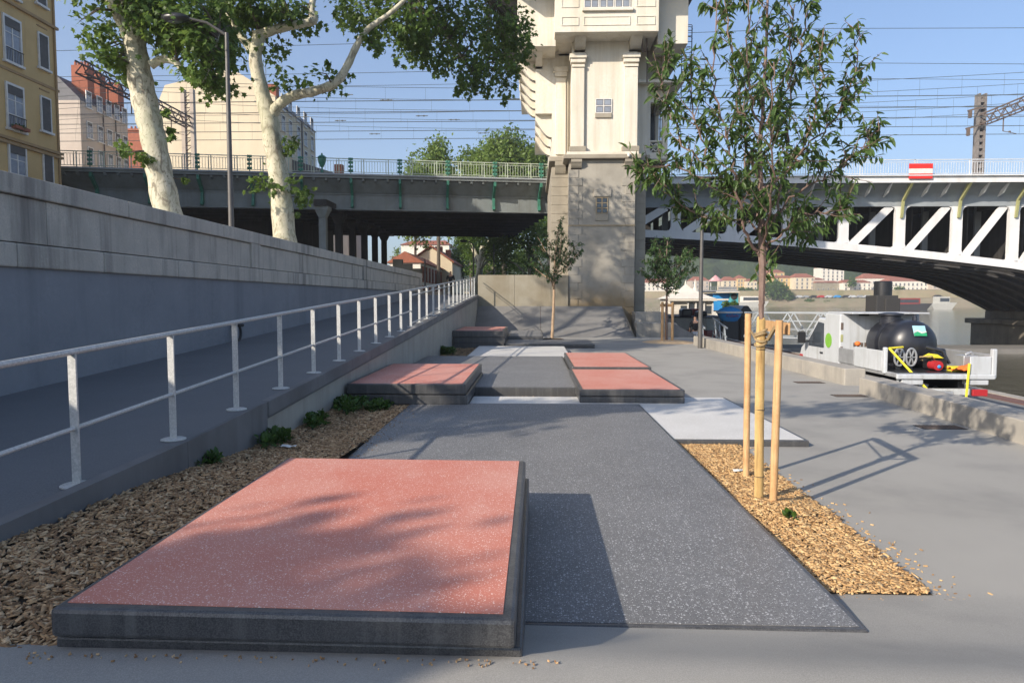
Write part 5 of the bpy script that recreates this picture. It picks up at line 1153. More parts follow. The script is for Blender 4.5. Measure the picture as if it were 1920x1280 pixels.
house('house', 'pale house with long red tiled roof, highest in the gap under the bridge', 135, 752, 842, 447, 459, 10, 'canvas', 'tile', False, (6, 1, .9, 1.3), 1.6)
house('house', 'low brown house beside the last dark column under the bridge', 84, 736, 764, 474, 482, 9, 'pale', 'tile', False, (2, 1, .7, 1.0), 1.6)
p = PT(826, 462, 100); g = MB(); g.box(p.x - .8, p.x + .2, 100, 101, p.z - 3, p.z); g.box(p.x + .6, p.x + 1.3, 101, 102, p.z - 3, p.z - .4); t = thing('brick_chimney', 'twin red brick chimney stacks beside the yellow gable', 'chimney', (p.x, 100, p.z - 3)); g.build('stacks', MAT['brick'], t)
# white and red row along the street, facing the quay
XR = -12.4; rr = thing('row_house', 'long low white and red house front running back along the street under the bridge', 'house', (XR, 85, 1.6)); yfr = 99
g = MB(); g.box(XR - 3.4, XR, 75, yfr, 1.6, 5.7); g.build('wall', MAT['canvas'], rr); g = MB(); g.prism([(XR + .5, 74.8, 5.65), (XR - 1.7, 74.8, 6.9), (XR - 3.8, 74.8, 5.65)], (0, yfr - 74.6, 0)); g.build('roof', MAT['tile'], rr)
for k in range(9): y = 76.3 + k * 2.5; fwin(rr, (XR + .03, y, 3.7), 1.0, 1.5, 'e', ('brick', 'glass', 'brick'), rows=1); fwin(rr, (XR + .03, y, 1.75), 1.0, 1.3, 'e', ('brick', 'glass', 'brick'), rows=1)
fs_ = thing('street_wall', 'stepped brown wall top seen above the end of the quay wall', 'wall', (-13, 50, 1.8))
a = PT(736, 486, 50); b_ = PT(790, 512, 50)
for k in range(3): g = MB(); w_ = (b_.x - a.x) / 3; g.box(a.x + k * w_ + .01, a.x + (k + 1) * w_ - .01, 50, 50.5, 1.8, a.z - k * (a.z - b_.z) / 3); g.build('wall_step', MAT['stained'], fs_)

def street_lamp(label, base, top, r, armlen=1.0, side=-1, mat='pole', double=False):
    t = thing('street_lamp', label, 'street lamp', tuple(base)); g = MB(); b = Vector(base); g.tube([b, Vector((b.x, b.y, top))], [r, r * .62], 12); g.build('pole', MAT[mat], t, smooth=True)
    if armlen:
        g = MB(); a0 = Vector((b.x, b.y, top - .05)); a1 = a0 + Vector((side * armlen, -.2, .28)); g.tube([a0, a0.lerp(a1, .5) + Vector((0, 0, .08)), a1], [r * .5, r * .45, r * .4], 8); g.build('arm', MAT[mat], t, smooth=True)
        g = MB(); hd = a1 + Vector((side * .24, 0, .0)); g.ball(hd, .30, .15, .10, 12, 8); o = g.build('lamp_head', MAT['blackp'], t, smooth=True)
        g = MB(); g.ball(hd - Vector((0, 0, .03)), .22, .11, .085, 10, 6); g.build('lens', MAT['glass'], o, smooth=True)
b = PT(435, 470, 14.2); b.z = 2.1; tp = PT(438, 62, 14.2)
street_lamp('tall grey street lamp with black oval head between the two plane trees', b, tp.z, .062, .72)
b = PT(1312.5, 653, 24.2); b.z = GZ; street_lamp('slim dark grey lamp column beside the low parapet, behind the near tree', b, PT(1316, 395, 24.2).z, .085, .0)
for i, (px, py, Y, l) in enumerate(((888, 458, 52, 'thin grey lamp pole rising at the top end of the ramp'), (926, 458, 60, 'thin pale pole among the far trees left of the tower'), (797, 486, 48, 'short street pole above the end of the quay wall'))):
    b = PT(px, 530, Y); b.z = 1.8; street_lamp(l, b, PT(px, py, Y).z, .08, .0 if i else .5, -1)

# ================================================================ FAR TREES
def far_tree(label, px, Y, base, top_py, rpx, n, size, seed, mat='leafD', trunk=True, wide=1.0, group='trees beyond the bridges'):
    rng = np.random.default_rng(seed); c = PT(px, top_py, Y); rr = rpx * Y / 1280; hgt = c.z - base; t = thing('tree', label, 'tree', (c.x, Y, base), group)
    cls = [(Vector((c.x + rng.uniform(-.5, .5) * rr * wide, Y + rng.uniform(-.4, .4) * rr, base + hgt * rng.uniform(.45, .82))), rr * rng.uniform(.4, .7), rr * .5, hgt * rng.uniform(.12, .2), 1) for _ in range(12)] + [(Vector((c.x, Y, c.z - hgt * .13)), rr * .4, rr * .4, hgt * .12, .8)]
    P, D, cc = clumped(cls, n, 10, size * 1.8, rng)
    quadleaves('crown', P, size, MAT[mat], t, rng, kind='stuff')
    g = MB(); tr = max(.12, rr * .07); mid = Vector((c.x + rng.uniform(-.3, .3), Y, base + hgt * .4)); g.tube([(c.x, Y, base - .5), mid, (c.x, Y, base + hgt * .7)], [tr, tr * .75, tr * .3], 8); g.build('trunk', MAT['bark3'], t, smooth=True)
    for k in range(4): q = cls[k][0]; g = MB(); g.tube([mid, mid.lerp(q, .5) + Vector((0, 0, .2)), q], [tr * .5, tr * .35, tr * .12], 6); g.build('limb', MAT['bark3'], t, smooth=True)
for a in (('rounded green tree behind the railing, leftmost of the group', 820, 78, 2, 250, 56, 14000, .27, 1), ('tall bright green tree behind the railing left of the tower', 945, 76, 2, 236, 78, 24000, .26, 2), ('small dark tree low behind the railing, at the left of the green group', 775, 82, 2, 292, 44, 7000, .26, 3), ('green tree partly hidden by the tower edge behind the railing', 1005, 80, 2, 262, 40, 8000, .26, 4),
          ('green tree filling the gap behind the middle of the railing', 882, 84, 2, 266, 52, 12000, .26, 5)): far_tree(*a)
# trees behind the end wall, under the bridge
def bigplane(label, px, Y, seed, lean, dark='leafA'):
    rng = np.random.default_rng(seed); b = PT(px, 515, Y); b.z = 1.7; t = thing('plane_tree', label, 'tree', tuple(b), 'plane trees beyond the girder bridge')
    g = MB(); top = b + Vector((lean, 0, 5.2)); g.tube([b, b.lerp(top, .5) + Vector((lean * .1, 0, 0)), top], [.42, .34, .26], 12); g.build('trunk', MAT['bark'], t, smooth=True)
    cs = []
    for k in range(7):
        an = rng.uniform(0, 6.28); st_ = b.lerp(top, rng.uniform(.3, .9)); e = st_ + Vector((math.cos(an) * rng.uniform(1.5, 3.6), math.sin(an) * 2, rng.uniform(.6, 3.2))); g = MB(); g.tube([st_, st_.lerp(e, .5) + Vector((0, 0, .4)), e], [.15, .10, .05], 6); g.build('limb', MAT['bark'], t, smooth=True); cs.append((e, 1.5, 1.4, 1.0, 1)); cs.append((e + Vector((0, 0, 1.5)), 1.6, 1.5, 1.2, 1))
    P, D, cc = clumped(cs, 5200, 10, .3, rng); quadleaves('crown', P, .17, MAT[dark], t, rng, kind='stuff')
bigplane('plane tree with forked pale trunk left of the end wall, under the bridge', 890, 68, 41, .8); bigplane('thick trunked plane tree beside the tower, seen under the bridge', 1000, 66, 42, -.3); bigplane('slender plane tree with leaning limbs in the middle of the gap under the bridge', 940, 80, 43, -1.0)
for a in (('sunlit green tree low beyond the end wall under the bridge', 915, 92, 1.6, 452, 30, 2600, .22, 52, 'leafD'), ('pale green tree beyond the end wall next to the tower base', 975, 96, 1.6, 448, 30, 2600, .22, 53, 'leafD'), ('dark tree behind the yellow gabled house under the bridge', 868, 104, 1.6, 440, 26, 2400, .26, 54, 'leafA'), ('green tree left of the red roofed house under the bridge', 745, 150, 1.6, 462, 16, 1200, .35, 55, 'leafD')): far_tree(*a)

# ================================================================ FAR BANK
def hill():
    n1, n2 = 260, 120; rng = np.random.default_rng(4); vs = np.zeros((n1, n2, 3))
    xs = np.linspace(-260, 900, n1)
    for i, x in enumerate(xs):
        for j in range(n2):
            t = j / (n2 - 1); y = 470 - .20 * (x) + 560 * t if x > 0 else 470 + 560 * t
            hgt = 105 + 38 * math.sin(x * .0075 + .6) + 16 * math.sin(x * .021)
            k = np.interp(x, [-260, -60, 60, 190, 380, 900], [.22, .32, .50, .86, 1.0, .9])
            z = 8 + hgt * k * (t ** .8) * 1.12
            vs[i, j] = (x, y, z)
    # tree crowns as bumps
    X = vs[..., 0]; Yv = vs[..., 1]; b = np.zeros_like(X)
    for _ in range(2600):
        i = rng.integers(0, n1); j = rng.integers(2, n2); r = rng.uniform(5, 11); cx, cy = vs[i, j, 0] + rng.uniform(-3, 3), vs[i, j, 1] + rng.uniform(-3, 3)
        i0, i1 = max(0, i - 3), min(n1, i + 4); j0, j1 = max(0, j - 3), min(n2, j + 4); d2 = (X[i0:i1, j0:j1] - cx) ** 2 + (Yv[i0:i1, j0:j1] - cy) ** 2
        b[i0:i1, j0:j1] = np.maximum(b[i0:i1, j0:j1], np.sqrt(np.maximum(0, 1 - d2 / r ** 2)) * r * .9)
    vs[..., 2] += b
    idx = np.arange(n1 * n2).reshape(n1, n2); Fq = np.stack([idx[:-1, :-1], idx[1:, :-1], idx[1:, 1:], idx[:-1, 1:]], -1).reshape(-1, 4)
    o = raw_mesh('wooded_hill', vs.reshape(-1, 3), Fq, MAT['hill'], None, Vector((0, 0, 0))); tag(o, kind='structure')
hill()
def bankY(x): return 440 - .55 * x if x > 60 else 407
# embankment: sloping stone bank and terrace
g = MB(); xs = list(range(-60, 420, 15)); vs = []; fs = []
for x in xs:
    y = bankY(x); vs += [(x, y - 3, -2.4), (x, y + 12, 2.4), (x, y + 22, 2.6), (x, y + 22.5, 6.6), (x, y + 60, 7.5), (x, y + 130, 9)]
for i in range(len(xs) - 1):
    for k in range(5): a = 6 * i + k; fs.append((a, a + 6, a + 7, a + 1))
g.add(vs, fs); struct(g, 'far_embankment', MAT['farbank'])
def fhouse(label, px0, px1, pyr, pye, pyb, wall, roof, off, rows=3, seed=0, w=.8, h=1.35):
    xm = PT((px0 + px1) / 2, pye, 300).x / 300; Y = (440 + off) / (1 + .55 * xm); return house('house', label, Y, px0, px1, pyr, pye, 12, wall, roof, False, (max(3, int((px1 - px0) / 8)), rows, w, h), PT(px0, pyb, Y).z, 'house')
fl = [('red roofed yellow house far across the river, leftmost of the row', 1355, 1382, 518, 526, 545, 'cream', 'tile', 40, 3), ('orange house with tiled roof across the river', 1383, 1399, 515, 522, 545, 'ochre', 'tile', 42, 3), ('cream house with two rows of windows left of the near trunk, across the river', 1400, 1420, 522, 527, 545, 'cream', 'tile', 40, 2),
      ('tall yellow gabled house on the slope across the river', 1440, 1471, 505, 511, 532, 'ochre', 'tile', 75, 3), ('long yellow terrace above the far quay', 1452, 1489, 516, 521, 543, 'ochre', 'tile', 42, 3), ('long cream terrace with brown roof above the far quay', 1490, 1528, 512, 520, 543, 'cream', 'tile', 40, 3),
      ('tall white block standing high on the slope across the river', 1541, 1583, 497, 501, 528, 'canvas', 'tile', 75, 4), ('small cream villa between the long terrace and the tall white block', 1524, 1546, 520, 524, 546, 'pale', 'tile', 44, 2), ('stone faced house above the far embankment', 1530, 1577, 526, 530, 549, 'stained', 'tile', 42, 1),
      ('white two storey house with balcony across the river', 1582, 1634, 524, 530, 546, 'canvas', 'tile', 44, 2), ('white house with broad red hipped roof across the river', 1618, 1700, 512, 522, 545, 'canvas', 'tile', 62, 2), ('long cream apartment house with flat red roof across the river', 1668, 1748, 519, 527, 556, 'canvas', 'tile', 40, 3),
      ('pale grey apartment house right of the long cream one across the river', 1749, 1773, 527, 532, 557, 'pale', 'tile', 42, 3), ('small yellow house under the bridge arch, rightmost across the river', 1774, 1812, 541, 545, 560, 'ochre', 'tile', 40, 2),
      ('white house half hidden behind the white tent boat', 1205, 1262, 522, 530, 552, 'canvas', 'tile', 40, 3), ('cream house behind the slim lamp column across the river', 1296, 1330, 518, 526, 548, 'pale', 'tile', 42, 3), ('white house far up the wooded slope left of the near trunk', 1437, 1452, 487, 491, 500, 'canvas', 'tile', 160, 2)]
for i, a in enumerate(fl): fhouse(*a, seed=i)
for i, (px, top, r, l) in enumerate(((1455, 527, 22, 'large bushy tree at the water edge across the river, right of the near trunk'), (1392, 540, 6, 'small round tree on the far quay, left of a pair'), (1404, 541, 6, 'small round tree on the far quay, right of a pair'), (1683, 538, 11, 'green tree between houses across the river, behind the truck tank'), (1597, 520, 9, 'green tree beside the tall white block on the slope'), (1425, 545, 10, 'bush behind the near trunk across the river'), (1480, 545, 10, 'low bush on the far embankment beside the bushy tree'), (1520, 562, 8, 'low shrub on the far embankment slope, left one'), (1550, 566, 7, 'low shrub on the far embankment slope, right one'))):
    xm = PT(px, top, 300).x / 300; Y = (440 + (8 if r > 15 or px in (1480, 1520, 1550) else 38)) / (1 + .55 * xm); far_tree(l, px, Y, -1 if px in (1455, 1480, 1520, 1550) else 6, top, r, 1500 if r > 15 else 420, 1.1 if r > 15 else .8, 80 + i, 'leafA', group='trees on the far river bank')
cols = ['truckw', 'alu', 'blackp', 'redp', 'truckw', 'blue', 'blackp', 'truckw', 'alu', 'truckw', 'blackp']
for i, px in enumerate((1500, 1513, 1527, 1541, 1556, 1572, 1588, 1600, 1614, 1628, 1760)):
    xm = PT(px, 556, 300).x / 300; Y = (440 + 17) / (1 + .55 * xm); x = xm * Y; z = 2.55
    t = thing('parked_car', 'tiny %s parked car on the far quay, number %d' % (cols[i], i), 'car', (x, Y, z), 'cars parked on the far quay')
    t['label'] = ['white car parked leftmost on the far quay', 'silver car parked second from left on the far quay', 'black car parked third from left on the far quay', 'red car parked on the far quay', 'white car just right of the red parked car on the far quay', 'blue car parked on the far quay', 'black car right of the blue parked car on the far quay', 'white car below the far white two storey house, left one', 'silver car between two white ones on the far quay', 'white car parked on the far quay nearest the truck tank', 'black car parked alone on the far quay near the bridge arch'][i]
    g = MB(); g.prism([(x - 2.1, Y, z + .3), (x + 2.1, Y, z + .3), (x + 2.1, Y, z + .8), (x + 1.4, Y, z + .95), (x + .8, Y, z + 1.45), (x - 1.0, Y, z + 1.45), (x - 1.6, Y, z + .95), (x - 2.1, Y, z + .85)], (0, 1.7, 0)); g.build('body', MAT[cols[i]], t)
    g = MB(); 
    for s in (-1.3, 1.3): g.tube([(x + s, Y - .05, z + .32), (x + s, Y + 1.75, z + .32)], .32, 10)
    g.build('wheels', MAT['blackp'], t)

# ================================================================ PARAPETS, DRAINS
def parapet(label, pA, pB, z1, name='low_parapet', topw=.42, n=3):
    """pA, pB: foot of the visible face at ground level, far to near"""
    t = thing(name, label, 'parapet', tuple((pA + pB) / 2), 'low concrete parapets along the plaza edge'); t['group'] = 'low concrete parapets along the plaza edge'
    d = (pA - pB); w = Vector((d.y, -d.x, 0)).normalized() * topw
    for i in range(n):
        a = pB + d * (i / n) + d.normalized() * .003; b_ = pB + d * ((i + 1) / n) - d.normalized() * .003
        g = MB(); z0 = Vector((0, 0, -.3)); h = Vector((0, 0, z1 - GZ)); g.prism([a + z0, b_ + z0, b_ + z0 + w, a + z0 + w], h + Vector((0, 0, .3))); g.build('concrete_block', MAT['parapet'], t, bevel=.018)
    return t
pn1, pn0 = G(1610, 736, GZ), G(1920, 834, GZ); dn = (pn0 - pn1).normalized()
parapet('near low concrete parapet along the right edge of the plaza, behind which the truck stands', pn1, pn1 + dn * 12, PT(1611, 707, pn1.y).z, n=4)
pf1, pf0 = G(1300, 646, GZ), G(1583, 722, GZ)
parapet('far low concrete parapet running towards the tree with three stakes', pf1, pf0, PT(1583, 691, pf0.y).z, n=6)
for i, (px, py, l) in enumerate(((1517, 717, 'dark drain grate by the end of the far parapet'), (1592, 742, 'dark drain grate in front of the gap between the parapets'), (1762, 801, 'dark drain grate beside the near parapet, nearest of the three'))):
    c = G(px, py, GZ); t = thing('drain_grate', l, 'drain', (c.x, c.y, GZ), 'drain grates beside the parapets')
    g = MB(); g.box(c.x - .28, c.x + .28, c.y - .14, c.y + .14, GZ + .001, GZ + .006); g.build('frame', MAT['iron'], t); g = MB()
    for k in range(11): g.box(c.x - .25 + k * .05 - .012, c.x - .25 + k * .05 + .012, c.y - .12, c.y + .12, GZ + .0062, GZ + .012)
    g.build('bars', MAT['rust'], t)

# ================================================================ TRUCK
_before = set(C.objects)
TZ = -.95; TX0, TX1 = 7.95, 9.95
tk = thing('flatbed_truck', 'white flatbed truck carrying a black water tank on the lower quay', 'truck', (8.95, 17.0, TZ))
def tb(name, x0, x1, y0, y1, z0, z1, mat, bevel=.02, par=None): g = MB(); g.box(x0, x1, y0, y1, TZ + z0, TZ + z1); return g.build(name, MAT[mat], par or tk, bevel=bevel)
yr = 14.6; yc = 17.3       # rear edge of the bed, back of the cab box
tb('bed_floor', TX0, TX1, yr, yc, .90, 1.00, 'alu'); tb('bed_mat', TX0 + .05, TX1 - .05, yr + .05, yc, 1.0, 1.012, 'blackp', 0); tb('rear_beam', TX0 - .02, TX1 + .02, yr - .06, yr - .005, .88, .985, 'truckw')
tb('chassis_rail', TX0 + .45, TX0 + .6, yr + .2, 19.8, .62, .84, 'blackp'); tb('chassis_rail', TX1 - .6, TX1 - .45, yr + .2, 19.8, .62, .84, 'blackp')
tb('side_board', TX0 - .03, TX0, yr + 1.9, yc, 1.0, 1.36, 'alu'); tb('side_board', TX0 - .035, TX0 - .002, yr + .55, yr + 1.86, .98, 1.44, 'truckw'); tb('side_board', TX1, TX1 + .03, yr + .1, yc, 1.0, 1.40, 'alu')
tb('corner_post', TX0 - .05, TX0 + .03, yr + .42, yr + .52, .95, 1.52, 'truckw'); tb('corner_post', TX1 - .05, TX1 + .05, yr - .04, yr + .06, .9, 1.52, 'truckw')
tb('tailboard_end', TX1 - .5, TX1 - .06, yr - .03, yr, .98, 1.36, 'truckw')
# wheels and underside
for wx_, wy in ((TX0 + .05, 15.9), (TX1 - .4, 15.9), (TX0 + .05, 18.9), (TX1 - .33, 18.9)):
    g = MB(); g.tube([(wx_, wy, TZ + .37), (wx_ + .32, wy, TZ + .37)], .37, 24); w_ = g.build('wheel', MAT['blackp'], tk, smooth=True); g = MB(); g.tube([(wx_ - .02, wy, TZ + .37), (wx_ + .01, wy, TZ + .37)], .2, 16); g.build('rim', MAT['alu'], w_, smooth=True)
tb('mudguard', TX0 + .0, TX0 + .42, 15.35, 16.45, .78, .83, 'blackp'); tb('rear_crossmember', TX0 + .2, TX1 - .2, yr + .12, yr + .24, .52, .66, 'truckw'); tb('towing_bracket', TX0 + .8, TX0 + 1.2, yr - .02, yr + .1, .44, .62, 'alu'); tb('tool_box', TX0 + .03, TX0 + .4, 16.5, 17.3, .45, .82, 'alu')
tb('tail_light', TX1 - .38, TX1 - .08, yr + .02, yr + .10, .52, .66, 'redp', .01); tb('tail_light', TX0 + .12, TX0 + .4, yr + .02, yr + .10, .52, .66, 'redp', .01); tb('rear_box', TX1 - .52, TX1 - .1, yr - .03, yr + .2, .76, .87, 'truckw'); tb('rear_box', TX0 + .1, TX0 + .55, yr - .03, yr + .2, .76, .87, 'truckw')
# high box behind the cab
bx = tb('box_body', TX0 + .0, TX1 - .05, yc + .02, 18.2, .55, 2.2, 'truckw', .03)
tb('roof_rack', TX0 + .05, TX1 - .1, yc - .5, 18.2, 2.205, 2.24, 'truckw', .01)
for k in range(3): tb('decal_stripe', TX0 + .02, TX0 + .08, yc + .012, yc + .018, 1.2 + .3 * k, 1.38 + .3 * k, ('rust', 'olive', 'rust')[k], 0, bx)
for k in range(6): tb('decal_mark', TX0 + .34 + k * .09, TX0 + .40 + k * .09, yc + .012, yc + .018, 1.38, 1.48, 'rust', 0, bx)
g = MB(); c = Vector((TX0 - .004, 17.95, TZ + 1.5)); g.tube([c, c + Vector((-.008, 0, 0))], .19, 20); g.build('green_disc', MAT['greend'], bx)
g = MB(); g.box(TX0 + .45, TX0 + .7, yc - .0, yc + .015, TZ + 2.15, TZ + 2.2); g.build('latch', MAT['blackp'], bx)
# cab
pro = [(18.22, .55), (18.22, 2.05), (18.75, 2.08), (19.45, 1.45), (19.9, 1.2), (20.02, .95), (20.02, .42), (19.5, .40)]
g = MB(); g.prism([(TX0 + .05, y, TZ + z) for y, z in pro], (TX1 - TX0 - .1, 0, 0)); cbn = g.build('cab', MAT['truckw'], tk, bevel=.05)
g = MB(); g.prism([(TX0 + .045, y, TZ + z) for y, z in ((18.35, 1.28), (18.37, 1.93), (18.72, 1.96), (19.33, 1.44), (19.33, 1.28))], (-.006, 0, 0)); g.build('side_window', MAT['glass'], cbn); tb('door_handle', TX0 + .025, TX0 + .05, 18.4, 18.55, 1.12, 1.16, 'blackp', 0, cbn)
g = MB(); g.prism([(TX0 + .12, 18.8, TZ + 2.04), (TX0 + .12, 19.42, TZ + 1.49), (TX0 + .12, 19.45, TZ + 1.53), (TX0 + .12, 18.83, TZ + 2.08)], (TX1 - TX0 - .24, 0, 0)); g.build('windscreen', MAT['glass'], cbn)
g = MB(); g.box(TX0 - .27, TX0 - .08, 19.25, 19.33, TZ + 1.35, TZ + 1.66); g.tube([(TX0 + .05, 19.35, TZ + 1.4), (TX0 - .15, 19.3, TZ + 1.38)], .02, 6); g.build('wing_mirror', MAT['blackp'], tk)
tb('red_reflector', TX0 + .03, TX0 + .05, 19.75, 19.92, .75, 1.0, 'redp', 0, cbn)
# tank (own thing resting on the bed)
tn = thing('water_tank', 'black plastic water tank with landscape sticker strapped on the truck bed', 'tank', (8.85, 16.6, TZ + 1.01))
g = MB(); cy0, cy1 = 15.6, 17.28; cx_, cz = 8.98, TZ + 1.53; pts = []; rr = []
for k in range(25):
    t = k / 24; y = cy0 + (cy1 - cy0) * t; e = min(t, 1 - t) / .22; r = .55 * (math.sqrt(max(0, 1 - (1 - min(e, 1)) ** 2)) if e < 1 else 1); r = max(r, .05); r -= .035 if abs(t - .5) < .03 else 0
    pts.append((cx_, y, cz)); rr.append(r)
g.tube(pts, rr, 28); g.build('vessel', MAT['tank'], tn, smooth=True, ang=60)
g = MB(); g.lathe([(.26, -.1), (.26, .05), (.22, .06), (.22, .12), (.28, .13), (.28, .17), (.1, .2), (0, .2)], (cx_ - .1, 16.7, cz + .52), 20); g.build('filler_lid', MAT['tank'], tn, smooth=True); g = MB(); g.lathe([(.06, 0), (.05, .1), (.02, .16), (0, .17)], (cx_ + .1, 16.05, cz + .52), 8); g.build('vent', MAT['tank'], tn)
g = MB(); 
for y in (16.1, 16.85): g.box(cx_ - .5, cx_ + .5, y - .15, y + .15, TZ + 1.013, cz - .45)
g.build('saddle', MAT['blackp'], tn, bevel=.02)
lp = Vector((cx_ - .05, cy0 + .055, cz + .18)); d_ = Vector((0, -1, .42)).normalized()
lg_ = MB(); upv = Vector((0, .42, 1)).normalized(); ctr = Vector((cx_ + .0, cy0 + .085, cz + .31)); d_ = Vector((0, -.908, .419)); upv = Vector((0, .419, .908)) 
def dec(x0, x1, z0, z1, off): return [ctr + Vector((x0, 0, 0)) + upv * z0 + d_ * off, ctr + Vector((x1, 0, 0)) + upv * z0 + d_ * off, ctr + Vector((x1, 0, 0)) + upv * z1 + d_ * off, ctr + Vector((x0, 0, 0)) + upv * z1 + d_ * off]
lg_.prism(dec(-.14, .14, -.13, .12, .035), d_ * .004); st_ = lg_.build('sticker', MAT['logoblue'], tn)
g = MB(); b0 = dec(-.14, .14, -.13, .12, .042); g.prism([b0[0], b0[1], ctr + Vector((.14, 0, 0)) + upv * -.05 + d_ * .042, ctr + Vector((.035, 0, 0)) + upv * -.075 + d_ * .042, ctr + Vector((-.05, 0, 0)) + upv * -.025 + d_ * .042, ctr + Vector((-.14, 0, 0)) + upv * -.07 + d_ * .042], d_ * .003); g.build('green_hill', MAT['logogreen'], st_)
g = MB(); w_ = [(-.14, -.05), (-.05, 0), (.035, -.055), (.14, -.03)]; 
for a, b_ in zip(w_, w_[1:]): g.beam(ctr + Vector((a[0], 0, 0)) + upv * a[1] + d_ * .05, ctr + Vector((b_[0], 0, 0)) + upv * b_[1] + d_ * .05, .004, .025)
g.build('white_wave', MAT['signwhite'], st_)
# hose reels, pump, ropes, straps, orange cloth
for i, x in enumerate((8.34, 8.60)):
    c = Vector((x, 15.28, TZ + 1.29)); t = thing('hose_reel', ('left' if i == 0 else 'right') + ' grey spoked hose reel standing on the truck bed in front of the tank', 'hose reel', (c.x, c.y, TZ + 1.01), 'hose reels on the truck bed')
    g = MB(); g.tube([c + Vector((.11 * math.cos(a), -.03, .19 * math.sin(a))) for a in np.linspace(0, 2 * math.pi, 25)], .022, 6, False); g.build('rim', MAT['alu'], t, smooth=True)
    for k in range(6): a = k * math.pi / 3; g = MB(); g.beam(c + Vector((0, -.03, 0)), c + Vector((.11 * math.cos(a), -.03, .19 * math.sin(a))), .035, .02); g.build('spoke', MAT['alu'], t)
    g = MB(); g.tube([c, c + Vector((0, .16, 0))], .08, 14); g.box(c.x - .05, c.x + .05, c.y, c.y + .1, TZ + 1.013, c.z); g.build('drum', MAT['blackp'], t, smooth=True)
pm = thing('motor_pump', 'red and black motor pump with yellow cover on the back of the truck bed', 'pump', (9.2, 15.2, TZ + 1.01))
g = MB(); g.tube([(9.02, 14.95, TZ + 1.13), (9.02, 15.2, TZ + 1.13)], .105, 14); g.build('fan_cover', MAT['redp'], pm, smooth=True); g = MB(); g.ball((9.03, 14.94, TZ + 1.11), .04, .03, .04); g.build('blue_cap', MAT['blue'], pm, smooth=True)
g = MB(); g.box(8.95, 9.3, 15.1, 15.45, TZ + 1.03, TZ + 1.28); g.build('engine', MAT['blackp'], pm, bevel=.03); g = MB(); g.prism([(8.9, 15.05, TZ + 1.29), (9.05, 15.05, TZ + 1.37), (9.2, 15.05, TZ + 1.28)], (0, .35, 0)); g.build('yellow_cover', MAT['yellow'], pm, bevel=.01)
g = MB(); g.tube([(9.02, 15.45, TZ + 1.5), (9.3, 15.3, TZ + 1.42), (9.4, 15.2, TZ + 1.15)], .035, 8); g.build('exhaust', MAT['blackp'], pm, smooth=True)
g = MB(); g.box(9.28, 9.5, 14.9, 15.1, TZ + 1.013, TZ + 1.12); tag(g.build('yellow_box', MAT['yellow'], org=(9.39, 15, TZ + 1.013), bevel=.01), 'small yellow box next to the red pump on the truck', 'box')
g = MB(); g.box(9.55, 9.85, 14.95, 15.3, TZ + 1.013, TZ + 1.35); g.tube([(9.6, 15.0, TZ + 1.36), (9.72, 15.0, TZ + 1.42), (9.8, 15.0, TZ + 1.3)], .035, 8); tag(g.build('grey_engine', MAT['alu'], org=(9.7, 15.1, TZ + 1.013), bevel=.02, smooth=True), 'grey engine block with pipes beside the orange cloth on the truck', 'engine')
g = MB(); rng = np.random.default_rng(9); vs = []; fs = []; nn = 11
for i in range(nn):
    for j in range(nn):
        u_, v_ = i / (nn - 1) - .5, j / (nn - 1) - .5; z = .16 * math.exp(-((u_ - .1) ** 2 + v_ ** 2) * 14) + .05 * math.sin(u_ * 17 + v_ * 6) * math.cos(v_ * 15) + .05; vs.append((9.62 + u_ * .75 + rng.normal(0, .015), 14.85 + v_ * .38, TZ + 1.02 + max(z, .01)))
for i in range(nn - 1):
    for j in range(nn - 1): a = i * nn + j; fs.append((a, a + nn, a + nn + 1, a + 1))
g.add(vs, fs); tag(g.build('orange_cloth', MAT['orange'], org=(9.62, 14.85, TZ + 1.02), smooth=True), 'crumpled orange cloth at the rear corner of the truck bed', 'cloth')
g = MB(); g.ball((8.06, 16.6, TZ + 1.5), .07, .07, .06, 10, 6); tag(g.build('orange_buoy', MAT['orange'], org=(8.06, 16.6, TZ + 1.44), smooth=True), 'small orange float beside the tank on the truck side board', 'float')
for i, (a, b_, l) in enumerate((((8.0, 15.02, TZ + 1.50), (9.05, 14.2, TZ + .05), 'yellow strap slanting down from the truck side board'), ((9.42, 14.55, TZ + 1.22), (9.32, 14.5, TZ + .03), 'yellow strap hanging down at the rear of the truck'))):
    a = Vector(a); b_ = Vector(b_); g = MB(); g.tube([a, a.lerp(b_, .5) - Vector((0, 0, .03)), b_], .026, 6); 
    if i == 0: g.tube([a, a + Vector((.34, .1, .02))], .026, 6)
    tag(g.build('strap', MAT['yellow'], org=b_, smooth=True), l, 'strap')
g = MB(); g.tube([(8.75, 15.2, TZ + 1.3), (8.9, 15.0, TZ + 1.33), (9.02, 15.1, TZ + 1.25), (8.95, 15.5, TZ + 1.2)], .016, 6); tag(g.build('hose', MAT['jute'], org=(8.9, 15.1, TZ + 1.2), smooth=True), 'thin pale hose between the reels and the pump on the truck', 'hose')

for o in C.objects:          # the truck and its load stand a little nearer the parapet
    if o not in _before and not o.parent: o.location.x -= .28

# mooring pile
b = PT(1655, 560, 24.3); z1 = PT(1655, 527, 24.3).z; mp = thing('mooring_pile', 'tall black steel mooring pile standing in the water behind the truck', 'mooring pile', (b.x, 24.3, -2.6))
g = MB(); g.lathe([(.29, 0), (.29, z1 + 2.6 - .04), (.26, z1 + 2.6), (0, z1 + 2.6)], (b.x, 24.3, -2.6), 20); g.build('pile', MAT['blackp'], mp, smooth=True)
g = MB(); g.box(b.x - .40, b.x + .33, 23.9, 24.7, 1.0, 1.75); g.box(b.x - .12, b.x + .38, 23.85, 24.0, 1.0, 1.65); g.build('sliding_collar', MAT['iron'], mp, bevel=.02)

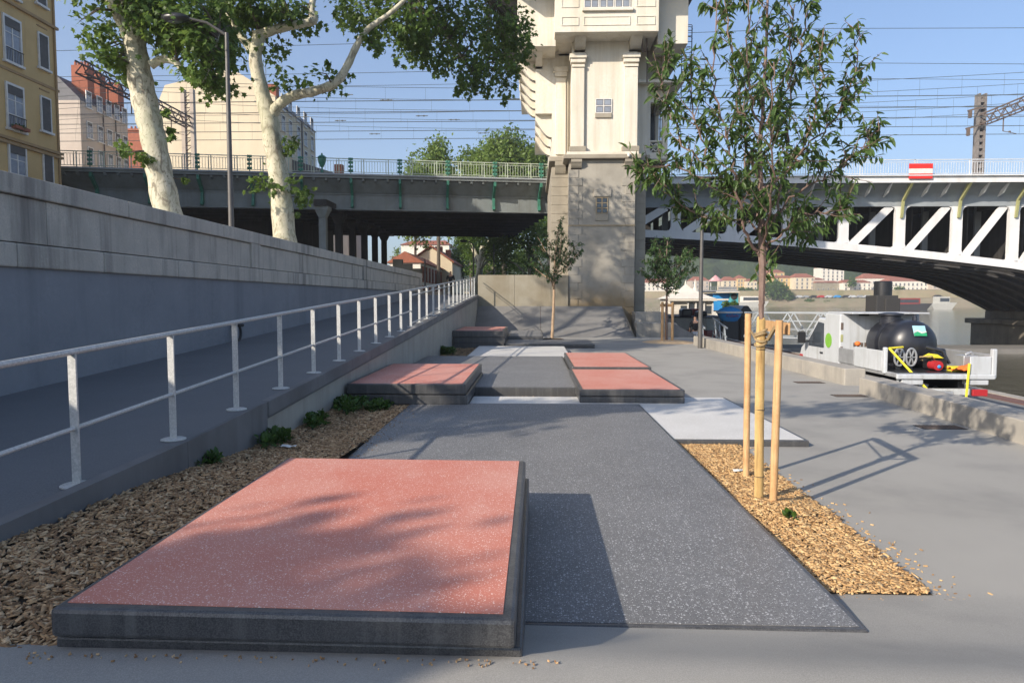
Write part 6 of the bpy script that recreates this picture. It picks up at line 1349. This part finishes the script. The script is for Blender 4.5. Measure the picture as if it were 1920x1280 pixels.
# ================================================================ GANGWAYS
def truss_gangway(label, A_, B_, h, n, mat='steelb', w=1.3):
    t = thing('gangway', label, 'gangway', tuple((A_ + B_) / 2)); d = B_ - A_; side = Vector((-d.y, d.x, 0)).normalized() * w
    for off in (Vector((0, 0, 0)), side):
        for zz in (0, h): g = MB(); g.beam(A_ + off + Vector((0, 0, zz)), B_ + off + Vector((0, 0, zz)), .07, .07); g.build('chord', MAT[mat], t)
        for zz in (h * .33, h * .66): g = MB(); g.beam(A_ + off + Vector((0, 0, zz)), B_ + off + Vector((0, 0, zz)), .03, .03); g.build('rail', MAT[mat], t)
        for i in range(n):
            a = A_ + off + d * (i / n); b_ = A_ + off + d * ((i + 1) / n); m_ = (a + b_) / 2 + Vector((0, 0, h))
            g = MB(); g.beam(a, m_, .06, .06); g.build('diagonal', MAT[mat], t); g = MB(); g.beam(m_, b_, .06, .06); g.build('diagonal', MAT[mat], t)
    g = MB(); g.prism([A_ + Vector((0, 0, -.05)), B_ + Vector((0, 0, -.05)), B_ + side + Vector((0, 0, -.05)), A_ + side + Vector((0, 0, -.05))], (0, 0, .04)); g.build('deck', MAT['iron'], t)
a = PT(1395, 626, 33); b_ = PT(1545, 610, 31); truss_gangway('long grey lattice gangway sloping behind the truck cab', Vector((a.x, 33, -.15)), Vector((b_.x + 1.5, 30.2, -.15)), 1.15, 4)
a = PT(1363, 634, 31.5); truss_gangway('short pale gangway with railing beside the far parapet', Vector((a.x, 31.5, -.85)), Vector((a.x + .9, 37.5, -.55)), 1.15, 3, w=1.0)
g = MB(); pA = PT(1262, 610, 36); pB = PT(1420, 640, 27)
dk = thing('quay_ramp_wall', 'dark low wall curving along the lower quay behind the staked tree', 'wall', (8.2, 34, -1)); g.prism([(PT(1264, 600, 31.6).x, 31.6, -1.2), (PT(1340, 600, 31.6).x, 31.6, -1.2), (PT(1334, 600, 31.6).x, 31.6, -.4), (PT(1264, 600, 31.6).x, 31.6, .5)], (0, .3, 0)); g.build('wall', MAT['rampedge'], dk)
g = MB(); g.box(11.2, 60, 47, 51, -2.4, -1.7); tag(g.build('pontoon', MAT['road'], org=(30, 49, -2.4)), 'low dark pontoon lying between the quay and the moored boats', 'pontoon')

# ================================================================ BOATS
def hull(t, x0, x1, y0, y1, z0, z1, matA, matB, split=.6):
    xm = (x0 + x1) / 2; L = [(x0 + .3, y0), (xm, y0 - 2.2), (x1 - .3, y0), (x1, y0 + 2), (x1, y1), (x0, y1), (x0, y0 + 2)]; zs_ = z0 + (z1 - z0) * split
    g = MB(); g.prism([(x, y, z0) for x, y in L], (0, 0, zs_ - z0)); g.build('hull', MAT[matA], t, bevel=.1)
    g = MB(); g.prism([(xm + (x - xm) * 1.03, y - .05, zs_ + .004) for x, y in L], (0, 0, z1 - zs_)); g.build('bulwark', MAT[matB], t, bevel=.08)
    g = MB(); g.prism([(xm + (x - xm) * 1.05, y - .1, z1) for x, y in L], (0, 0, .08)); g.build('rubbing_strake', MAT['iron'], t)
X_ = lambda px, Y: PT(px, 560, Y).x
Z_ = lambda py, Y: PT(1300, py, Y).z
bt = thing('barge', 'red and cream hulled barge moored beyond the lower quay', 'boat', (X_(1325, 58), 64, -2.05))
hull(bt, X_(1272, 58), X_(1378, 58), 60, 84, -2.3, Z_(596, 58), 'boatred', 'boatwhite', .55)
for a, b_, c, d in ((1282, 1302, 579, 594), (1312, 1330, 583, 594)): g = MB(); g.box(X_(a, 59), X_(b_, 59), 59.5, 61, Z_(d, 59), Z_(c, 59)); g.build('covered_winch', MAT['blackp'], bt, bevel=.15)
g = MB(); g.box(X_(1301, 60), X_(1322, 60), 61.2, 62.4, Z_(592, 60), Z_(579, 60)); g.build('deck_box', MAT['boatred'], bt, bevel=.05)
# white marquee on its deck
YT = 70; mq = thing('marquee', 'white canvas marquee with peaked roof and arched openings on the barge', 'marquee', (X_(1298, YT), YT + 3, Z_(592, YT)))
x0, x1 = X_(1257, YT), X_(1338, YT); ze, zk, zb2 = Z_(560, YT), Z_(528, YT), Z_(594, YT); xm = (x0 + x1) / 2
g = MB(); n = 12; vs = []; fs = []; ring = [(x0 - .3, YT - .3), (xm, YT - .3), (x1 + .3, YT - .3), (x1 + .3, YT + 3), (x1 + .3, YT + 6.3), (xm, YT + 6.3), (x0 - .3, YT + 6.3), (x0 - .3, YT + 3)]
for k in range(n + 1):
    t = k / n; s = (1 - t) ** 1.7 * .96 + .04 * (1 - t); 
    for q in ring: vs.append((xm + (q[0] - xm) * s, YT + 3 + (q[1] - YT - 3) * s, ze + (zk - ze) * t))
for k in range(n):
    for i in range(8): a = k * 8 + i; b2 = k * 8 + (i + 1) % 8; fs.append((a, b2, b2 + 8, a + 8))
g.add(vs, fs); g.build('peaked_roof', MAT['canvas'], mq)
for k in range(3): g = MB(); g.lathe([(.5, 0), (.18, .5), (.05, 1.3), (0, 1.5)], (xm - 1.0 + k * 1.0, YT + 3, zk - 1.1), 8); g.build('roof_peak', MAT['canvas'], mq)
g = MB(); g.box(x0 - .28, x1 + .28, YT - .27, YT - .2, ze - .22, ze); g.build('valance', MAT['canvas'], mq)
g = MB(); g.box(x0 + .05, x1 - .05, YT + .2, YT + 5.8, zb2, ze - .01); g.build('side_wall', MAT['canvas'], mq)
for i, (a, b_) in enumerate(((1277, 1289), (1292, 1303), (1308, 1319), (1325, 1335))):
    xa, xb = X_(a, YT), X_(b_, YT); top = ze - .35; g = MB()
    if i in (1, 2): r = (xb - xa) / 2; pts = [(xa, YT + .19, zb2 + .35), (xb, YT + .19, zb2 + .35)] + [((xa + xb) / 2 + r * math.cos(t), YT + .19, top - r + r * math.sin(t)) for t in np.linspace(0, math.pi, 9)]
    else: pts = [(xa, YT + .19, zb2 + .3), (xb, YT + .19, zb2 + .3), (xb, YT + .19, top - .35), (xa, YT + .19, top - .35)]
    g.prism(pts, (0, -.03, 0)); g.build('opening', MAT['glass'], mq)
for px in (1258, 1290.5, 1305.5, 1321, 1337): g = MB(); x = X_(px, YT); g.box(x - .07, x + .07, YT + .02, YT + .14, zb2, ze - .01); g.build('post', MAT['wframe'], mq)
# blue restaurant boat
YU = 88; rbt = thing('restaurant_boat', 'blue and teal houseboat with grey upper deck moored behind the marquee', 'boat', (X_(1360, YU), YU + 4, -2.05))
hull(rbt, X_(1318, YU), X_(1400, YU), YU - 1, YU + 18, -2.3, Z_(583, YU), 'blue', 'boatwhite', .7)
g = MB(); g.box(X_(1337, YU), X_(1367, YU), YU, YU + 8, Z_(583, YU), Z_(550, YU)); g.build('saloon', MAT['blue'], rbt); g = MB(); g.box(X_(1367, YU) + .01, X_(1383, YU), YU - .3, YU + 8, Z_(583, YU), Z_(549, YU)); g.build('saloon_end', MAT['teal'], rbt)
g = MB(); g.ball((X_(1375, YU), YU - .32, Z_(556, YU)), .42, .05, .42, 12, 8); g.build('round_emblem', MAT['iron'], rbt)
g = MB(); g.box(X_(1338, YU), X_(1366, YU), YU - .05, YU - .01, Z_(563, YU), Z_(560, YU)); g.box(X_(1340, YU), X_(1382, YU), YU - 1.0, YU - .4, Z_(548.5, YU), Z_(547, YU)); g.build('awning', MAT['canvas'], rbt)
g = MB(); g.box(X_(1317, YU), X_(1381, YU), YU - .6, YU + 9, Z_(546.8, YU), Z_(544, YU)); g.build('upper_deck', MAT['alu'], rbt)
g = MB(); 
for px in range(1318, 1382, 3): x = X_(px, YU); g.box(x - .02, x + .02, YU - .55, YU - .5, Z_(544, YU), Z_(537, YU))
g.box(X_(1318, YU), X_(1381, YU), YU - .55, YU - .5, Z_(537.5, YU), Z_(537, YU)); g.box(X_(1345, YU), X_(1379, YU), YU - .5, YU - .42, Z_(543, YU), Z_(538.5, YU)); g.build('deck_rail', MAT['alu'], rbt)
pcx = X_(1345, YU); g = MB(); g.lathe([(.95, 0), (.45, .45), (.1, .75), (0, .8)], (pcx, YU + 1, Z_(527, YU)), 10); cn = g.build('pavilion_canopy', MAT['pink'], rbt)
for s in (-.6, .6): g = MB(); g.tube([(pcx + s, YU + 1, Z_(544, YU)), (pcx + s, YU + 1, Z_(526, YU))], .05, 6); g.build('post', MAT['wframe'], rbt)
rng = np.random.default_rng(66)
for i, (px, py, l) in enumerate(((1362, 572, 'potted green plant in front of the blue boat, left one'), (1376, 571, 'potted green plant in front of the teal boat end, right one'))):
    p = PT(px, py, 80); t = thing('potted_plant', l, 'plant', (p.x, 80, p.z - 1.0), 'plants on the boat deck'); quadleaves('foliage', cluster_points([(p, .55, .4, .5, 1)], 160, rng)[0], .2, MAT['leafA'], t, rng, kind='stuff'); g = MB(); g.lathe([(.2, 0), (.3, .5), (0, .5)], (p.x, 80, p.z - 1.0), 8); g.build('pot', MAT['tile'], t)
# blue dome kiosk
YK = 46; kx = X_(1368, YK); kz = Z_(598, YK); kk = thing('blue_kiosk', 'round blue covered dinghy-shaped kiosk with pink scrawled lettering by the gangway', 'kiosk', (kx, YK, kz))
g = MB(); g.lathe([(.5, -.15), (.72, .15), (.80, .42), (.0, .42)], (kx, YK, kz), 16); g.build('bowl', MAT['blue'], kk, smooth=True)
g = MB(); g.lathe([(.86, .40), (.86, .50), (.80, .52), (0, .52)], (kx, YK, kz), 18); g.build('white_band', MAT['wframe'], kk); g = MB(); g.lathe([(.80, .52), (.60, .68), (.3, .80), (.05, .84), (0, .85)], (kx, YK, kz), 16); g.build('cover', MAT['blue'], kk)
g = MB(); 
pl_ = [(-.40, .18), (-.34, .32), (-.27, .15), (-.2, .30), (-.12, .14), (-.04, .34), (.04, .14), (.1, .28), (.18, .16), (.25, .31), (.32, .17), (.38, .27)]
g.tube([(kx + a, YK - .80 + .3 * a * a, kz + b_) for a, b_ in pl_], .022, 5); g.build('scrawled_lettering', MAT['redp'], kk)
g = MB(); g.box(kx - .5, kx + .5, YK - .4, YK + .5, -2.2, kz - .12); g.build('float', MAT['iron'], kk)
YD = 52; dg = thing('covered_boat', 'small boat under a dark tarpaulin right of the blue kiosk', 'boat', (X_(1400, YD), YD, -2.05))
g = MB(); x0, x1 = X_(1389, YD), X_(1411, YD); zt_, zb2 = Z_(573, YD), Z_(596, YD); xm = (x0 + x1) / 2
g.prism([(x0, YD, zb2), (x1, YD, zb2), (x1 + .05, YD, zb2 + .45), (xm + .15, YD, zt_), (xm - .15, YD, zt_), (x0 - .05, YD, zb2 + .45)], (0, 4, 0)); g.build('tarpaulin', MAT['blackp'], dg, bevel=.08); g = MB(); g.box(x0 + .1, x1 - .1, YD + .1, YD + 3.8, -2.3, zb2 - .004); g.build('hull', MAT['iron'], dg)
# red barge and white boats along the far bank
def fboat(label, px0, px1, pyt, pyb, Y, matA, matB):
    a, b_ = PT(px0, pyb, Y), PT(px1, pyb, Y); zt_ = PT(px0, pyt, Y).z; t = thing('boat', label, 'boat', ((a.x + b_.x) / 2, Y, -2.1), 'boats along the far bank'); h = zt_ + 2.1
    g = MB(); g.prism([(a.x, Y, -2.2), (b_.x - 2, Y, -2.2), (b_.x, Y, -2.1 + h * .55), (a.x - 1, Y, -2.1 + h * .45)], (0, 5, 0)); g.build('hull', MAT[matA], t); g = MB(); g.box(a.x + 2, a.x + (b_.x - a.x) * .72, Y + .5, Y + 4.5, -2.1 + h * .45, zt_); g.build('cabin', MAT[matB], t)
    g = MB(); g.box(a.x + 2.4, a.x + (b_.x - a.x) * .68, Y + .44, Y + .5, -2.1 + h * .62, zt_ - h * .12); g.build('windows', MAT['glass'], t)
fboat('long dark barge with red cabin roof at the far bank behind the tank', 1672, 1748, 559, 574, 255, 'iron', 'boatred'); fboat('white cabin boat at the far bank right of the red roofed barge', 1752, 1795, 556, 565, 262, 'boatwhite', 'boatwhite'); fboat('white motor boat at the far bank left of the bushy tree', 1385, 1442, 555, 566, 340, 'boatwhite', 'canvas')

# ================================================================ PEOPLE
def person(label, base, h, turn, shirt, legs, seed, arm=(0, 0)):
    base = Vector(base); t = thing('person', label, 'person', tuple(base)); t.rotation_euler.z = turn; s = h / 1.75; rng = random.Random(seed)
    def skin(nm, verts, edges, rad, mat, sub=1):
        me = bpy.data.meshes.new(nm); me.from_pydata([Vector(v) * s for v in verts], edges, []); me.materials.append(mat); o = bpy.data.objects.new(nm, me); C.objects.link(o); o.parent = t
        md = o.modifiers.new('skin', 'SKIN'); md.use_smooth_shade = True
        for i, r in enumerate(rad): q = me.skin_vertices[0].data[i]; q.radius = (r * s, r * s); q.use_root = i == 0
        m2 = o.modifiers.new('sub', 'SUBSURF'); m2.levels = sub; m2.render_levels = sub; return o
    V = [(0, 0, .95), (0, 0, 1.15), (0, .0, 1.38), (0, 0, 1.5), (0, -.02, 1.60), (0, -.02, 1.70), (.09, 0, .90), (.10, -.02, .50), (.11, .03, .08), (.11, -.13, .03), (-.09, 0, .90), (-.11, .05, .50), (-.11, .14, .09), (-.11, -.01, .03),
         (.19, 0, 1.40), (.25, .03, 1.14), (.23, -.10, .92), (.22, -.14, .84), (-.19, 0, 1.40), (-.25, .02, 1.14), (-.24, -.06, .90), (-.23, -.10, .82)]
    E = [(0, 1), (1, 2), (2, 3), (3, 4), (4, 5), (0, 6), (6, 7), (7, 8), (8, 9), (0, 10), (10, 11), (11, 12), (12, 13), (2, 14), (14, 15), (15, 16), (16, 17), (2, 18), (18, 19), (19, 20), (20, 21)]
    skin('body', V, E, [.12, .11, .12, .05, .085, .075, .085, .055, .04, .035, .085, .055, .04, .035, .055, .042, .033, .03, .055, .042, .033, .03], MAT['skin'])
    skin('shirt', [V[0], V[1], V[2], V[14], V[15], V[18], V[19], (0, 0, 1.46)], [(0, 1), (1, 2), (2, 3), (3, 4), (2, 5), (5, 6), (2, 7)], [.145, .135, .15, .075, .055, .075, .055, .07], shirt)
    skin('trousers', [V[0], V[6], V[7], V[8], V[10], V[11], V[12]], [(0, 1), (1, 2), (2, 3), (0, 4), (4, 5), (5, 6)], [.13, .10, .075, .06, .10, .075, .06], legs)
    skin('hair', [(0, .01, 1.66), (0, .0, 1.72)], [(0, 1)], [.098, .07], MAT['blackc'])
    for sx in (.11, -.11): skin('shoe', [(sx, .03 if sx > 0 else .14, .05), (sx, -.13 if sx > 0 else -.01, .04)], [(0, 1)], [.05, .045], MAT['blackc'])
p = PT(845, 556, 47); person('person in black clothes walking at the top of the ramp', (p.x, 47, 1.78), 1.80, math.pi, MAT['blackc'], MAT['blackc'], 1)
p = PT(1303, 640, 33.5); person('person in a black shirt and pale trousers walking beside the slim lamp column', (p.x, 33.5, -.95), 1.8, math.pi, MAT['blackc'], MAT['jeans'], 2)
# small litter
rng = random.Random(3)
for i, (x, y, l) in enumerate(((-2.62, 6.9, 'crumpled white paper scrap lying on the brown mulch by the ramp wall'), (1.95, 6.6, 'small white paper scrap on the golden wood chips'))):
    g = MB(); z = float(bed_z(x, y, 'L' if i == 0 else 'R')) + .02; vs = [(x + dx * .05 + rng.uniform(-.01, .01), y + dy * .04, z + rng.uniform(0, .02)) for dy in range(3) for dx in range(4)]; g.add(vs, [(a, a + 1, a + 5, a + 4) for a in (0, 1, 2, 4, 5, 6)]); tag(g.build('paper_scrap', MAT['signwhite'], org=(x, y, z)), l, 'litter')
for i in range(46):   # stray chips and leaves blown on the paving
    x, y = (rng.uniform(2.3, 2.75), rng.uniform(3.9, 7.6)) if i < 24 else (rng.uniform(-1.8, 0), rng.uniform(2.48, 2.6)) if i < 36 else (rng.uniform(1.9, 4.5), rng.uniform(3.2, 3.9))
    pass

# ================================================================ HAZE
g = MB(); g.box(-420, 900, -80, 1100, -3.7, 175)
hm = bpy.data.materials.new('haze'); hm.use_nodes = True; t = hm.node_tree; t.nodes.clear()
pv = t.nodes.new('ShaderNodeVolumePrincipled'); pv.inputs['Color'].default_value = (.92, .94, .97, 1); pv.inputs['Density'].default_value = .0006; pv.inputs['Anisotropy'].default_value = .2
om = t.nodes.new('ShaderNodeOutputMaterial'); t.links.new(pv.outputs[0], om.inputs['Volume'])
tag(g.build('haze', hm), 'pale summer haze hanging over the river and the hills', 'haze', kind='stuff')
